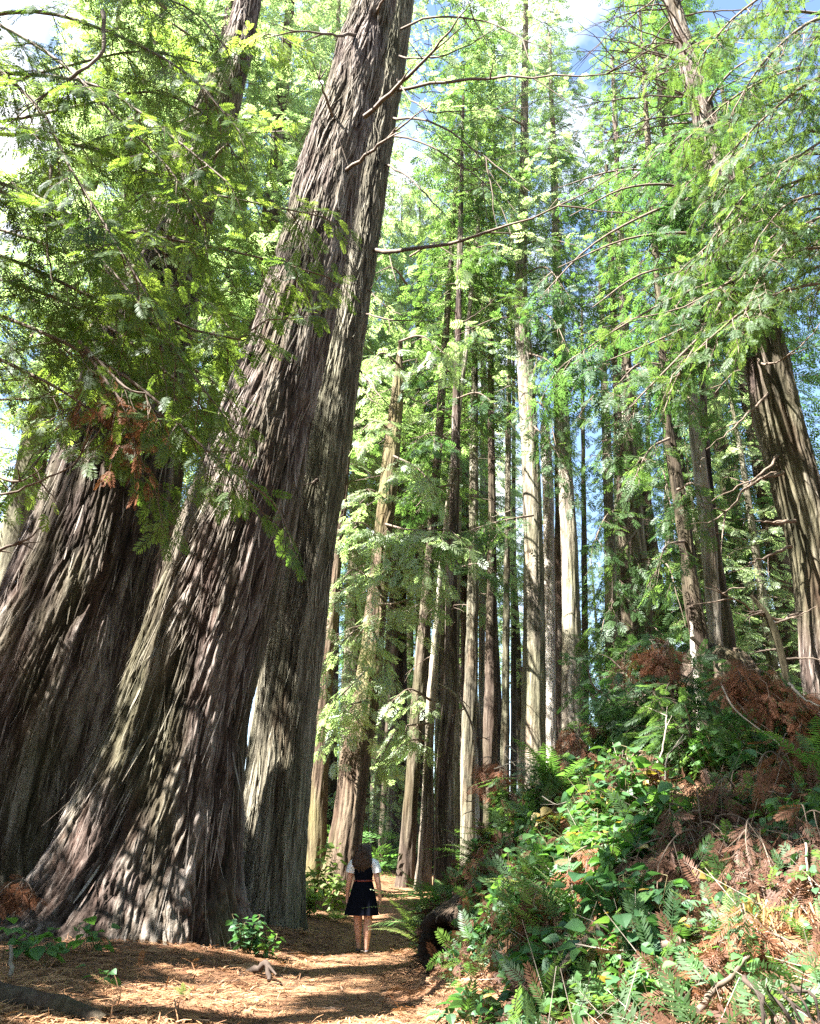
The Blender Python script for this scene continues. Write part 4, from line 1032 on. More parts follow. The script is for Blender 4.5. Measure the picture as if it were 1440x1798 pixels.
fern(ground_at(1400, 1300, 9.0, .2), .6, 8, 'fern with one pale curled frond near the orange dead boughs', 'fern_light')
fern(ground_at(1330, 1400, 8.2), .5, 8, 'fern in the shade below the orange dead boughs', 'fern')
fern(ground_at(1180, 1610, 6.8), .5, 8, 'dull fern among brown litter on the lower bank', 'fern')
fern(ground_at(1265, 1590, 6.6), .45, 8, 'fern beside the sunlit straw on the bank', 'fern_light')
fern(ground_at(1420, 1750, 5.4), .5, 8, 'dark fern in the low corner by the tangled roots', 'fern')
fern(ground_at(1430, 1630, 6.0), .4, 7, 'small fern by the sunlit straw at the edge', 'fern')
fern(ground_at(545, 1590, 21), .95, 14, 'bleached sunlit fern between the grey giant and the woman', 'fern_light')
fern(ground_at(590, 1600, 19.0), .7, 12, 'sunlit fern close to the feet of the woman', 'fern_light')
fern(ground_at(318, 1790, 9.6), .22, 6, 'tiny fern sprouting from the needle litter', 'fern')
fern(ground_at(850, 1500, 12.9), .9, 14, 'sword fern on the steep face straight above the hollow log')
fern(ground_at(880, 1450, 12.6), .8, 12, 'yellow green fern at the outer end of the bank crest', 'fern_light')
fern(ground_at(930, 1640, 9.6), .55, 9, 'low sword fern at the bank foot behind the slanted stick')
# white drooping fronds hanging over the hollow log
for k, (px, py, lab) in enumerate([(862, 1510, 'sunbleached fern whose white fronds hang over the hollow log')]):
    e = fern(tuple(P(px + 8, py, 12.0)), .62, 2, lab, 'fern_light', face=PI * 1.1, spread=.2, elev=(-20, 10))
    for az in (3.5, 3.9, 4.4, 4.9):
        child('frond', FROND['fern_light'][1], e, (0, 0, 0), (0, .55, az), .62)

# leafy plants
leafy(ground_at(1090, 1600, 7.6), .5, 10, .20, 'plant with the largest dark green oval leaves in the middle of the bank', 'leaf_deep', per=6, tpl=LEAF)
leafy(ground_at(1150, 1590, 7.4), .45, 9, .17, 'dark green leafy plant touching the largest leaved one on its brown side', 'leaf_deep', per=6, tpl=LEAF)
leafy(ground_at(1075, 1680, 6.9), .38, 5, .17, 'bright green plant below the largest dark leaves, partly white with sun', 'leaf', per=5)
leafy(ground_at(1110, 1430, 9.4), .8, 10, .17, 'leafy shrub high on the bank under the tall brambles', 'leaf', per=9)
leafy(ground_at(1050, 1420, 9.8), .6, 8, .16, 'low leafy shrub on the bank crest beside the fern', 'leaf', per=8)
leafy(ground_at(1040, 1500, 8.8), .45, 7, .15, 'yellow green leafy plant in the sun halfway up the bank', 'leaf', per=7)
leafy(ground_at(1160, 1490, 8.6), .55, 7, .18, 'leafy plant beside the big brown dead boughs', 'leaf', per=7)
leafy(ground_at(900, 1500, 9.8), .5, 6, .15, 'small leafy plant above the hollow log', 'leaf', per=6)
leafy(ground_at(1040, 1680, 7.0), .4, 5, .17, 'plant with two long hanging pale leaves near the stick', 'leaf', per=5, tpl=LEAFN)
leafy(ground_at(940, 1680, 7.9), .4, 6, .16, 'plant with broad drooping leaves left of the stick', 'leaf', per=6)
leafy(ground_at(1310, 1270, 9.2), .6, 3, .26, 'plant with big bluish leaves over the orange dead boughs', 'leaf_deep', per=3)
leafy(ground_at(1180, 1420, 8.8), .6, 7, .16, 'leafy plant beneath the white sunlit patch on the bank', 'leaf', per=7)
leafy(ground_at(1420, 1430, 7.6), .4, 4, .17, 'dark leafy plant at the edge of the brown boughs', 'leaf_deep', per=5)
leafy(ground_at(160, 1700, 11.6), .42, 5, .17, 'green seedling standing in front of the leaning giant roots', 'leaf', per=4)
leafy(ground_at(75, 1730, 10.4), .45, 5, .17, 'bright green seedling in the litter by the corner log', 'leaf', per=5)
leafy(ground_at(20, 1690, 10.8), .5, 5, .16, 'leafy seedling by the outermost root', 'leaf', per=5)
leafy(ground_at(175, 1760, 9.8), .2, 3, .15, 'low pale seedling in the sunlit needles', 'leaf', per=4)
leafy(ground_at(435, 1668, 13.4), .55, 9, .13, 'dark glossy bush between the leaning giant and the grey trunk', 'leaf_deep', per=10, name='bush', cat='bush')
leafy(ground_at(475, 1668, 13.3), .4, 5, .13, 'sunlit leafy sprig at the side of the dark glossy bush', 'leaf', per=6)
leafy(ground_at(560, 1560, 20.5), 1.3, 10, .17, 'tall sunlit shrub against the foot of the grey giant', 'fern_light', per=16, name='shrub', cat='shrub')
leafy(ground_at(590, 1590, 19.5), 1.0, 9, .15, 'sunlit shrub just before the mossy redwood foot', 'fern_light', per=14, name='shrub', cat='shrub')
leafy(ground_at(540, 1610, 18.8), .7, 8, .14, 'low sunlit shrub beside the root of the grey giant', 'fern_light', per=12, name='shrub', cat='shrub')
leafy(ground_at(985, 1530, 9.4), .5, 9, .16, 'leafy shrub in the middle of the bank beside the arching fern', 'leaf', per=8)
leafy(ground_at(1080, 1530, 8.4), .55, 9, .16, 'leafy shrub just above the largest dark leaves', 'leaf', per=8)
leafy(ground_at(1000, 1700, 7.3), .4, 8, .15, 'leafy shrub under the slanted thick stick', 'leaf_deep', per=7)
leafy(ground_at(1150, 1690, 6.7), .4, 8, .15, 'dark leafy shrub low on the bank beside the rusty dead sprays', 'leaf_deep', per=7)
leafy(ground_at(1240, 1330, 9.6), .6, 9, .15, 'leafy shrub on the bank top in front of the old root mass', 'leaf', per=8)
low = 'low green plant with rounded leaves at the foot of the bank'
for k in range(46):
    px, py = RNG.uniform(760, 1200), RNG.uniform(1690, 1800)
    if px < 890 and py < 1765: continue
    p = gpt(px, py)
    leafy((p[0], p[1], float(hgt(p[0], p[1]))), RNG.uniform(.14, .28), int(RNG.integers(3, 6)), RNG.uniform(.10, .17), low, RNG.choice(['leaf', 'leaf_deep', 'leaf']), 'low green plants at the foot of the bank', per=4, tpl=[LEAF, LEAFW][k % 2])
mid = 'small leafy plant mixed into the tangle on the bank'
for k in range(80):
    px, py = RNG.uniform(880, 1440), RNG.uniform(1290, 1700)
    if px > 1190 and py > 1450: continue
    p = gpt(px, py)
    if p[1] > 14 or p[0] < .6: continue
    leafy((p[0], p[1], float(hgt(p[0], p[1]))), RNG.uniform(.25, .5), int(RNG.integers(4, 8)), RNG.uniform(.10, .17), mid, RNG.choice(['leaf', 'leaf', 'leaf_deep', 'leaf_deep', 'leaf', 'leaf', 'leaf_yellow']), 'small leafy plants on the bank', per=6)

# dead brown boughs
for px, py, Y, d, L, mat, lab, n in [
    (1230, 1470, 8.0, (-.2, -.5, .2), .9, 'needle_dead', 'big heap of brown dead redwood boughs on the bank', 8),
    (1330, 1470, 7.8, (.2, -.5, .1), .9, 'needle_dead', 'brown dead boughs spilling toward the edge beside the big heap', 8),
    (1400, 1500, 7.4, (.2, -.5, -.1), .8, 'needle_dead', 'brown dead boughs lowest at the edge of the heap', 7),
    (1290, 1400, 8.6, (-.1, -.5, .2), .8, 'needle_dead', 'brown dead boughs forming the top of the heap', 7),
    (1290, 1190, 9.6, (.3, -.4, .3), .6, 'needle_brown', 'orange dead boughs topping the old root mass', 8),
    (1370, 1330, 8.6, (.4, -.4, .2), .6, 'needle_brown', 'pinkish dead bough near the bank edge', 5),
    (1390, 1240, 9.4, (.1, -.4, .3), .6, 'needle_brown', 'rusty dead bough beside the crooked dark sapling', 6),
    (1170, 1130, 11, (-.4, -.5, .1), .7, 'needle_brown', 'rusty dead bough in front of the curving dark trunk', 6),
    (885, 1540, 11.4, (-.3, -.6, -.1), .5, 'needle_brown', 'reddish dead bough hanging over the hollow log', 7),
    (850, 1590, 11.4, (-.2, -.5, -.5), .4, 'needle_brown', 'limp rusty spray drooping in front of the black hollow', 6),
    (900, 1480, 11.0, (-.4, -.5, .1), .55, 'needle_dead', 'brown dead bough above the white fern fronds', 6),
    (960, 1560, 9.0, (-.1, -.6, 0), .35, 'needle_brown', 'small rusty dead spray among the ferns', 4),
    (1060, 1490, 8.8, (0, -.6, .1), .4, 'needle_brown', 'rusty dead spray beside the sunlit yellow leaves', 4),
    (880, 1350, 12.4, (-.3, -.4, .2), .5, 'needle_brown', 'reddish dead bough at the end of the bank crest', 5),
    (1010, 1290, 11.6, (-.2, -.4, .5), .6, 'needle_brown', 'rusty dead bough reaching up before the striped trunk', 4),
    (1130, 1650, 6.9, (.2, -.5, 0), .5, 'needle_dead', 'brown dead sprays under the dark leafy plant', 6),
    (1200, 1700, 6.3, (.1, -.5, 0), .5, 'needle_brown', 'rusty dead sprays low on the bank near the thin stick', 6),
    (1320, 1640, 6.2, (.1, -.5, 0), .5, 'needle_brown', 'orange dead sprays below the sunlit straw', 6),
    (1260, 1540, 7.2, (0, -.5, 0), .6, 'needle_dead', 'brown dead sprays under the big heap', 6),
    (1100, 1350, 10.2, (-.1, -.4, .4), .6, 'needle_dead', 'dull brown dead bough among the tall brambles', 5),
    (38, 1545, 12.6, (.1, -.5, -.1), .32, 'needle_brown', 'rusty tuft of needles caught in the root fold of the leaning giant', 6)]:
    p = P(px, py, Y)
    z = max(p[2], float(hgt(p[0], p[1])) + .12) if py > 1250 and px > 500 else p[2]
    dead_bough((p[0], p[1], z), d, L, lab, mat, n)

# young redwood sprays and brambles on the bank top
def bramble(px, py, Y, h, n, label, mat, seed, sp=.2, name='bramble', cat='bramble'):
    loc = ground_at(px, py, Y)
    e = empty(name, label, cat, loc)
    a = Acc()
    for k in range(n):
        az = RNG.uniform(0, 2 * PI); r = RNG.uniform(.1, .55) * h
        t = np.linspace(0, 1, 6)[:, None]
        pts = np.array([math.cos(az) * r, math.sin(az) * r, 0]) * t ** 1.4 + np.array([0, 0, h * RNG.uniform(.6, 1.1)]) * (t - .25 * t ** 3) + RNG.normal(0, .05, (6, 3)) * t
        limb(a, pts, .014, SPRAY_N, bl=.38 * h, step=.16, t0=.2, sp_len=sp, sp_step=.10, droop=.5, dens=1.1, down=.2)
    a.obj('foliage', [M['twig'], M[mat]], e)
    return e
bramble(1110, 1310, 11.5, 1.7, 9, 'tall green bramble wrapped round the dark trunk foot', 'needle_dark', 1)
bramble(1170, 1260, 11.0, 1.8, 9, 'tall bramble with mixed brown and green sprays before the old root mass', 'needle_dark', 2)
bramble(1060, 1340, 11.8, 1.1, 7, 'bright green bramble on the bank crest by the thin leaning trunk', 'needle', 3)
bramble(1220, 1330, 10.0, 1.2, 8, 'bramble beneath the old root mass with pale lit tips', 'needle', 4)
bramble(1430, 1290, 9.5, 1.1, 7, 'dark bramble at the outer edge of the bank top', 'needle_dark', 5)
bramble(1330, 1260, 11.5, 1.0, 6, 'low bramble behind the orange dead boughs', 'needle_dark', 6)
bramble(905, 1440, 12.2, .8, 7, 'yellow green bramble at the end of the bank crest', 'needle', 7)
bramble(960, 1430, 11.2, .7, 6, 'dark bramble under the tall sunlit trunk', 'needle_dark', 8)

# sticks lying on the bank
def stick(rows, r, label, mat='twig', name='fallen_branch', cat='branch', forks=1):
    p = px_path(rows); loc = p[0]
    e_ = Acc(); q = resample(p, 12); n = len(q)
    q[1:-1] += RNG.normal(0, min(.012, r * .35), (n - 2, 3))
    tube(e_, q - loc, np.linspace(r, r * .55, n), 8, cap=True)
    for k in range(forks):
        i = RNG.integers(4, n - 2); d = norm(q[i + 1] - q[i] + RNG.normal(0, .5, 3) * np.linalg.norm(q[i + 1] - q[i]))
        t = np.linspace(0, 1, 5)[:, None]
        tube(e_, q[i] - loc + d * t * .3, np.linspace(r * .5, r * .2, 5), 5)
    o = e_.obj(name, M[mat]); o.location = tuple(loc)
    return tag(o, label, cat)
stick([(965, 1722, 6.9), (1010, 1675, 7.0), (1065, 1615, 7.2)], .035, 'thick brown stick lying slanted across the green leaves on the bank', 'twig', forks=0)
stick([(1225, 1775, 5.6), (1265, 1730, 5.7), (1315, 1680, 5.9)], .022, 'weathered stick leaning over the brown litter low on the bank', forks=0)
stick([(1010, 1658, 6.8), (1080, 1668, 6.7), (1160, 1664, 6.6)], .006, 'thin pale twig lying level above the small yellow green fern', 'pale_wood', forks=0)
stick([(1165, 1662, 6.6), (1185, 1660, 6.5), (1205, 1655, 6.5)], .04, 'short broken branch end poking from the dead sprays', forks=0)
stick([(1265, 1200, 9.6), (1310, 1250, 9.3), (1330, 1270, 9.2)], .02, 'grey twig running down from the old root mass', forks=1)
stick([(1268, 1205, 9), (1290, 1245, 8.8), (1360, 1300, 8.5), (1370, 1310, 8.4)], .010, 'pale bent bramble cane below the old root mass', 'pale_wood', forks=0)
stick([(1150, 1350, 9.2), (1165, 1310, 9.3), (1172, 1240, 9.6)], .011, 'upright pale twig among the tall brambles', 'pale_wood', forks=2)
stick([(1168, 1370, 8.8), (1172, 1330, 8.9), (1200, 1290, 9.1)], .010, 'forked bare twig standing above the white sunlit patch', 'pale_wood', forks=2)
stick([(1385, 1200, 9), (1410, 1225, 8.8), (1440, 1240, 8.6)], .016, 'pale knobbly cane beside the crooked dark sapling', 'pale_wood', forks=0)
stick([(1415, 1480, 6.8), (1418, 1530, 6.7), (1432, 1570, 6.6)], .010, 'pale hanging cane before the dead boughs at the edge', 'pale_wood', forks=0)
stick([(905, 1320, 11.6), (890, 1310, 11.6), (888, 1325, 11.5), (905, 1345, 11.5)], .012, 'pale curled dead twig at the end of the bank crest', 'pale_wood', forks=1)
stick([(868, 1350, 11.6), (890, 1342, 11.6), (908, 1335, 11.6)], .010, 'pale straight twig next to the curled dead one', 'pale_wood', forks=0)
stick([(952, 1398, 10.2), (975, 1412, 10.1), (995, 1408, 10)], .008, 'thin curved twig below the crest fern', 'pale_wood', forks=0)
stick([(1075, 1360, 10), (1100, 1370, 9.8), (1120, 1372, 9.7)], .008, 'pale level twig across the leafy shrub', 'pale_wood', forks=0)
stick([(430, 1712, 11.8), (455, 1700, 11.7), (470, 1692, 11.6), (472, 1722, 11.4)], .05, 'small forked root stub sticking out of the needle litter by the path', 'dark_wood', 'root_stub', 'root', 1)

# ------------------------------------------------------------------ stumps, logs, roots
def blob(name, label, cat, loc, size, mat, seed, dents=(), rot=0, amp=.25, n=(70, 110), fib=(3, 3, 1.2)):
    """weathered lump of wood: a closed displaced form; dents = (direction, depth, width)"""
    th = np.linspace(.02, PI - .02, n[0]); ph = np.linspace(0, 2 * PI, n[1], endpoint=False)
    TH, PH = np.meshgrid(th, ph, indexing='ij')
    D = np.stack([np.sin(TH) * np.cos(PH), np.sin(TH) * np.sin(PH), np.cos(TH)], -1)
    r = 1 + amp * 2 * (fbm(D[..., 0] * 1.8 + seed, D[..., 1] * 1.8, D[..., 2] * 1.2, seed, 4) - .5)
    w = fbm(D[..., 0] * fib[0] * 2, D[..., 1] * fib[1] * 2, D[..., 2] * fib[2], seed + 4, 3)
    r = r + .16 * (1 - np.abs(2 * w - 1) * 2)
    for d, dp, wd in dents:
        d = norm(np.array(d, float)); ang = np.arccos(np.clip(D @ d, -1, 1))
        r = r * (1 - dp * np.exp(-(ang / wd) ** 4))
    V = D * r[..., None] * np.array(size)
    i, j = np.meshgrid(np.arange(n[0] - 1), np.arange(n[1]), indexing='ij'); j2 = (j + 1) % n[1]; m = n[1]
    a = Acc()
    a.add(V, np.stack([i * m + j, (i + 1) * m + j, (i + 1) * m + j2, i * m + j2], -1).reshape(-1, 4), 0, .5, True, ridge=np.clip(w, 0, 1).ravel())
    o = a.obj(name, M[mat]); o.location = tuple(loc); o.rotation_euler = (0, 0, rot)
    return tag(o, label, cat)

s0 = P(835, 1660, 11.8)
M['black_wood'] = plain_mat('black_wood', (.006, .005, .004), (.020, .015, .012), 6, .95, .7)  # near-black wood of the log hollow and the fallen log
l0, l1 = P(780, 1664, 10.8), P(910, 1596, 12.5)
e = empty('hollow_log', 'dark rotted hollow log end jutting from the foot of the bank beside the path', 'log', l0)
a = Acc()
q = np.linspace(l0, l1, 6); q[1:-1] += RNG.normal(0, .02, (4, 3))
trunk(a, np.hstack([q, np.array([[.38], [.43], [.46], [.48], [.5], [.5]])]), 110, 120, 131, .13, 4, .8, .16, .1, 4, 0.0, strips=500, strip_len=.3)
M['log_wood'] = bark_mat('log_wood', (.018, .011, .008), (.060, .040, .029), (.15, .11, .085), (.06, .06, .03), .3, 8.0)
o_ = wchild(a, 'shell', M['log_wood'], e)
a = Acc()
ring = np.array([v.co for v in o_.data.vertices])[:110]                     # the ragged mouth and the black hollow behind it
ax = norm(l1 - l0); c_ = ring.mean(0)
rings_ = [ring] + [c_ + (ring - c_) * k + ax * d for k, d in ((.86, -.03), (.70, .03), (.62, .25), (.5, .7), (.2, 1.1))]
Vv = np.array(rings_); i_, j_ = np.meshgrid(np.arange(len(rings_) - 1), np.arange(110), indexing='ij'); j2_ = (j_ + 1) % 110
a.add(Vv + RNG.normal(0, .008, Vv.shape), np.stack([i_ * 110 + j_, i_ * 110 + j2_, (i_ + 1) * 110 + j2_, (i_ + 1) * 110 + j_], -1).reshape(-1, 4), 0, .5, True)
wchild(a, 'hollow', M['black_wood'], e)
# roots creeping over the hollow stump
for rows, r, lab in [([(735, 1665, 12.6), (770, 1635, 12.3), (800, 1600, 12.1), (840, 1575, 12.1), (880, 1560, 12.1)], .035, 'rust coloured root curving over the hollow log'),
                     ([(770, 1690, 12.1), (800, 1665, 12.0), (835, 1660, 11.9), (865, 1690, 11.8)], .045, 'dark root along the lower lip of the hollow log')]:
    stick(rows, r, lab, 'bark_red' if 'rust' in lab else 'dark_wood', 'root', 'root', 0)
blob('root_mass', 'old mossy root mass carrying three trunks above the brambles', 'stump', tuple(P(1262, 1215, 21.5)), (1.0, .8, 1.05), 'bark_dark', 33, amp=.35)
rm = P(1262, 1185, 21.5)
stick([(1215, 1120, 13), (1255, 1160, 12.6), (1275, 1200, 12.2)], .035, 'mossy sloping root falling from the foot of the curving dark trunk', 'bark_dark', 'root', 'root', 0)
stick([(640, 1610, 26), (690, 1600, 26.5), (745, 1584, 27.5)], .30, 'black fallen log lying behind the woman across the wood floor', 'black_wood', 'fallen_log', 'log', 0)
stick([(-80, 1732, 8.3), (30, 1752, 8.3), (110, 1772, 8.2), (180, 1798, 8.1)], .13, 'dark fallen log in the corner below the seedlings', 'bark_dark', 'fallen_log', 'log', 0)
stick([(18, 1745, 9.6), (20, 1700, 9.7), (18, 1660, 9.8)], .03, 'short grey post of dead wood by the outermost seedling', 'dead_wood', 'dead_pole', 'dead pole', 0)
for k in range(5):
    x0 = 1335 + k * 24; y0 = 1800
    stick([(x0 + RNG.uniform(-50, 0), 1720 + RNG.uniform(-10, 20), 5.3), (x0, 1752, 5.0), (x0 + RNG.uniform(0, 40), 1800, 4.8)], .008 + .008 * RNG.random(), 'exposed root in the dark tangle at the low corner of the bank', 'dark_wood', 'root', 'root', 1)['group'] = 'exposed roots at the low corner of the bank'
# ------------------------------------------------------------------ ground cover nobody could count
def off_log(q):
    """nothing grows on the log end or in front of its mouth"""
    A_, B_ = (l0 + (l0 - l1) * .75)[:2], (l0 + (l1 - l0) * .7)[:2]
    v = B_ - A_; t = np.clip(((q[:, :2] - A_) @ v) / (v @ v), 0, 1)
    return np.linalg.norm(q[:, :2] - (A_ + t[:, None] * v), axis=1) > .52

def scatter_mound(n):
    x = RNG.uniform(.2, 8.5, n * 4); y = RNG.uniform(4.0, 16.5, n * 4)
    u = x - path_x(y)
    ok = (u > 1.25 + .35 * RNG.random(n * 4)) & (hgt(x, y) > .1) & (((x - s0[0]) / .6) ** 2 + ((y - s0[1] + .8) / 1.0) ** 2 > 1)
    x, y = x[ok][:n], y[ok][:n]
    q = np.stack([x, y, hgt(x, y)], 1); q = q[off_log(q)]
    return q, hn(q[:, 0], q[:, 1])

a = Acc()
p, nr = scatter_mound(15000)
tone = vnoise(p[:, 0] * 1.5, p[:, 1] * 1.5, 0, 77); dens_ = vnoise(p[:, 0] * 2.2, p[:, 1] * 2.2, 0, 79); kp = dens_ > .42; p, nr, tone = p[kp], nr[kp], tone[kp]
for k, (sel, mat) in enumerate([(tone + RNG.normal(0, .12, len(p)) < .40, 0), (tone + RNG.normal(0, .12, len(p)) > .62, 1)]):
    q, m = p[sel], nr[sel]; n = len(q)
    d = m * .25 + RNG.normal(0, .8, (n, 3)); d[:, 2] = d[:, 2] * .4 - .1
    instance(a, *LEAF, q + m * RNG.uniform(.02, .28, (n, 1)), d, m + RNG.normal(0, .4, (n, 3)), RNG.uniform(.04, .11, n) , mat)
p2, n2 = scatter_mound(2600)
instance(a, *SPRAY_N[0], p2 + n2 * RNG.uniform(.02, .3, (len(p2), 1)), n2 * .5 + RNG.normal(0, .7, (len(p2), 3)), n2 + RNG.normal(0, .5, (len(p2), 3)), RNG.uniform(.14, .3, len(p2)), 2)
p3, n3 = scatter_mound(5200)
instance(a, *SPRAY_N[1], p3 + n3 * RNG.uniform(.0, .22, (len(p3), 1)), n3 * .2 + RNG.normal(0, .7, (len(p3), 3)) + np.array([0, 0, -.3]), n3 + RNG.normal(0, .5, (len(p3), 3)), RNG.uniform(.12, .26, len(p3)), 3)
p4, n4 = scatter_mound(260)
instance(a, *LEAFN, p4 + n4 * RNG.uniform(.03, .3, (len(p4), 1)), RNG.normal(0, .7, (len(p4), 3)), n4 + RNG.normal(0, .4, (len(p4), 3)), RNG.uniform(.06, .14, len(p4)), 4)
p5, n5 = scatter_mound(2000)
d5 = norm(RNG.normal(0, 1, (len(p5), 3)) * [1, 1, .45] + n5 * .3); L5 = RNG.uniform(.15, .7, (len(p5), 1))
tubes3(a, p5 + n5 * .03, p5 + n5 * RNG.uniform(.03, .2, (len(p5), 1)) + d5 * L5, .004, .002, 5)
xx = RNG.uniform(.2, 1.9, 9000); yy_ = RNG.uniform(9.5, 15.5, 9000); uu = xx - path_x(yy_); ok = (uu > 1.15) & (uu < 2.5) & (hgt(xx, yy_) > .25)
pf = np.stack([xx, yy_, hgt(xx, yy_)], 1)[ok]; pf = pf[off_log(pf)][:4200]; nf = hn(pf[:, 0], pf[:, 1])
for lo, hi, tp_, sz, mt in ((0, 1500, LEAF, (.05, .11), 0), (1500, 2400, SPRAY_N[0], (.14, .28), 2), (2400, 3600, SPRAY_N[1], (.12, .24), 3), (3600, 4200, LEAFN, (.08, .15), 0)):
    pq, nq = pf[lo:hi], nf[lo:hi]
    instance(a, *tp_, pq + nq * RNG.uniform(.02, .3, (len(pq), 1)), nq * .4 + RNG.normal(0, .7, (len(pq), 3)) + np.array([0, 0, -.25]), nq + RNG.normal(0, .5, (len(pq), 3)), RNG.uniform(*sz, len(pq)), mt)
tag(a.obj('undergrowth', [M['leaf'], M['leaf_deep'], M['needle'], M['needle_dead'], M['leaf_yellow'], M['dead_wood']]), kind='stuff')

# sunlit straw at the bank edge
def straw(px, py, Y, n, L, label, mat='litter'):
    loc = ground_at(px, py, Y); a = Acc()
    d = norm(RNG.normal(0, .6, (n, 3)) + np.array([0, 0, .75])); l = L * RNG.uniform(.4, 1, n)
    o = RNG.normal(0, .12, (n, 3)) * [1, 1, .1]
    TV = np.array([[0, .02, 0], [0, -.02, 0], [.5, -.018, -.02], [.5, .018, -.02], [1, 0, -.28]])
    W = l
    instance(a, TV, np.array([[0, 1, 2, 3]]), o, d, RNG.normal(0, 1, (n, 3)), l, 0)
    e = empty('grass_tuft', label, 'grass tuft', loc); a.obj('foliage', M[mat], e)
    return e
straw(1390, 1590, 6.4, 170, .42, 'pale dry straw tuft blazing in the sun at the bank edge')
straw(1325, 1570, 6.7, 160, .36, 'dry grass tuft beside the blazing straw, nearer the brown heap', 'leaf_yellow')
straw(1230, 1655, 6.5, 140, .3, 'rusty dry tuft between the dead sprays')
straw(850, 1640, 9.5, 120, .25, 'dry straw tuft hanging at the lip of the bank by the hollow log')
straw(1010, 1620, 8.0, 160, .3, 'dry reddish straw tuft under the arching fern')

# needle litter on the floor
n = 60000
x = RNG.uniform(-8.5, 3.5, n); y = 7.5 + 24 * RNG.random(n) ** 1.7
u = x - path_x(y); ok = (u < 1.6)
x, y = x[ok], y[ok]; n = len(x); g = hn(x, y)
TV = np.array([[0, .05, 0], [0, -.05, 0], [.5, -.045, .06], [.5, .045, .06], [1, -.02, 0], [1, .02, 0]])
a = Acc()
LL = RNG.uniform(.05, .15, n)
instance(a, TV, np.array([[0, 1, 2, 3], [3, 2, 4, 5]]), np.stack([x, y, hgt(x, y) + RNG.uniform(.005, .035, n)], 1), RNG.normal(0, 1, (n, 3)) * [1, 1, .12], g + RNG.normal(0, .25, (n, 3)), LL, 0, None, LL * RNG.uniform(.7, 1.3, n))
n = 2200
x = RNG.uniform(-7, 1.0, n); y = RNG.uniform(8, 17, n); u = x - path_x(y); ok = (u < 1.3) & (np.abs(u + .1) > .55)
x, y = x[ok], y[ok]; n = len(x); g = hn(x, y)
instance(a, *SPRAY_N[0], np.stack([x, y, hgt(x, y) + .03], 1), RNG.normal(0, 1, (n, 3)) * [1, 1, .15], g + RNG.normal(0, .2, (n, 3)), RNG.uniform(.12, .26, n), 0)
m_ = 1200
x = RNG.uniform(-8, 1.2, m_); y = RNG.uniform(8, 20, m_)
A_ = np.stack([x, y, hgt(x, y) + .015], 1); an = RNG.uniform(0, 2 * PI, m_); l = RNG.uniform(.08, .4, m_)
B_ = A_ + np.stack([np.cos(an) * l, np.sin(an) * l, RNG.uniform(-.01, .04, m_)], 1)
tubes3(a, A_, B_, .004, .002, 1)
tag(a.obj('fallen_needles', [M['litter'], M['twig']]), kind='stuff')

# distant understorey seen between the trunks
a = Acc()
n = 2600
x = RNG.uniform(-16, 6, n); y = RNG.uniform(27, 60, n)
ok = (np.abs(x - path_x(y)) > .9)
x, y = x[ok], y[ok]; n = len(x)
z = hgt(x, y) + RNG.uniform(0, 1, n) ** 2 * 1.4
d = RNG.normal(0, 1, (n, 3)); d[:, 2] = np.abs(d[:, 2]) * .3
instance(a, *SPRAY_M[0], np.stack([x, y, z], 1), d, RNG.normal(0, .5, (n, 3)) + [0, 0, 1], RNG.uniform(.5, 1.0, n), 0)
tag(a.obj('undergrowth', [M['fern']]), kind='stuff')

# ------------------------------------------------------------------ the woman on the path
def skin_mesh(name, verts, edges, mat, parent, sub=2, root=0):
    me = bpy.data.meshes.new(name)
    me.from_pydata([v[:3] for v in verts], edges, [])
    o = bpy.data.objects.new(name, me); COL.objects.link(o); o.parent = parent
    md = o.modifiers.new('skin', 'SKIN'); md.use_smooth_shade = True
    for i, v in enumerate(verts):
        r = v[3] if isinstance(v[3], tuple) else (v[3], v[3])
        me.skin_vertices[0].data[i].radius = r
        me.skin_vertices[0].data[i].use_root = (i == root)
    s = o.modifiers.new('sub', 'SUBSURF'); s.levels = sub; s.render_levels = sub
    me.materials.append(mat)
    return o

M['skin'] = plain_mat('skin', (.50, .27, .19), (.58, .33, .24), 14, .55, 0, .4)
M['hair'] = plain_mat('hair', (.020, .010, .007), (.060, .030, .018), 40, .45, .25, .5, 4, (1, 1, .12))
M['navy'] = plain_mat('navy_cloth', (.003, .004, .007), (.006, .007, .013), 30, .95, .08, .03)
M['white_cloth'] = plain_mat('white_cloth', (.72, .73, .76), (.80, .81, .83), 12, .85, .05, .2)
M['belt'] = plain_mat('belt_leather', (.13, .020, .018), (.18, .03, .026), 20, .5, .05, .4)
M['shoe'] = plain_mat('shoe', (.05, .04, .045), (.09, .075, .08), 20, .6, .05, .4)

wp = P(636, 1669, 15.2)
woman = empty('person', 'woman seen from behind in a navy pinafore over a white shirt walking down the path', 'person', (wp[0], 15.2, float(hgt(wp[0], 15.2)) + .012), rz=-.06)
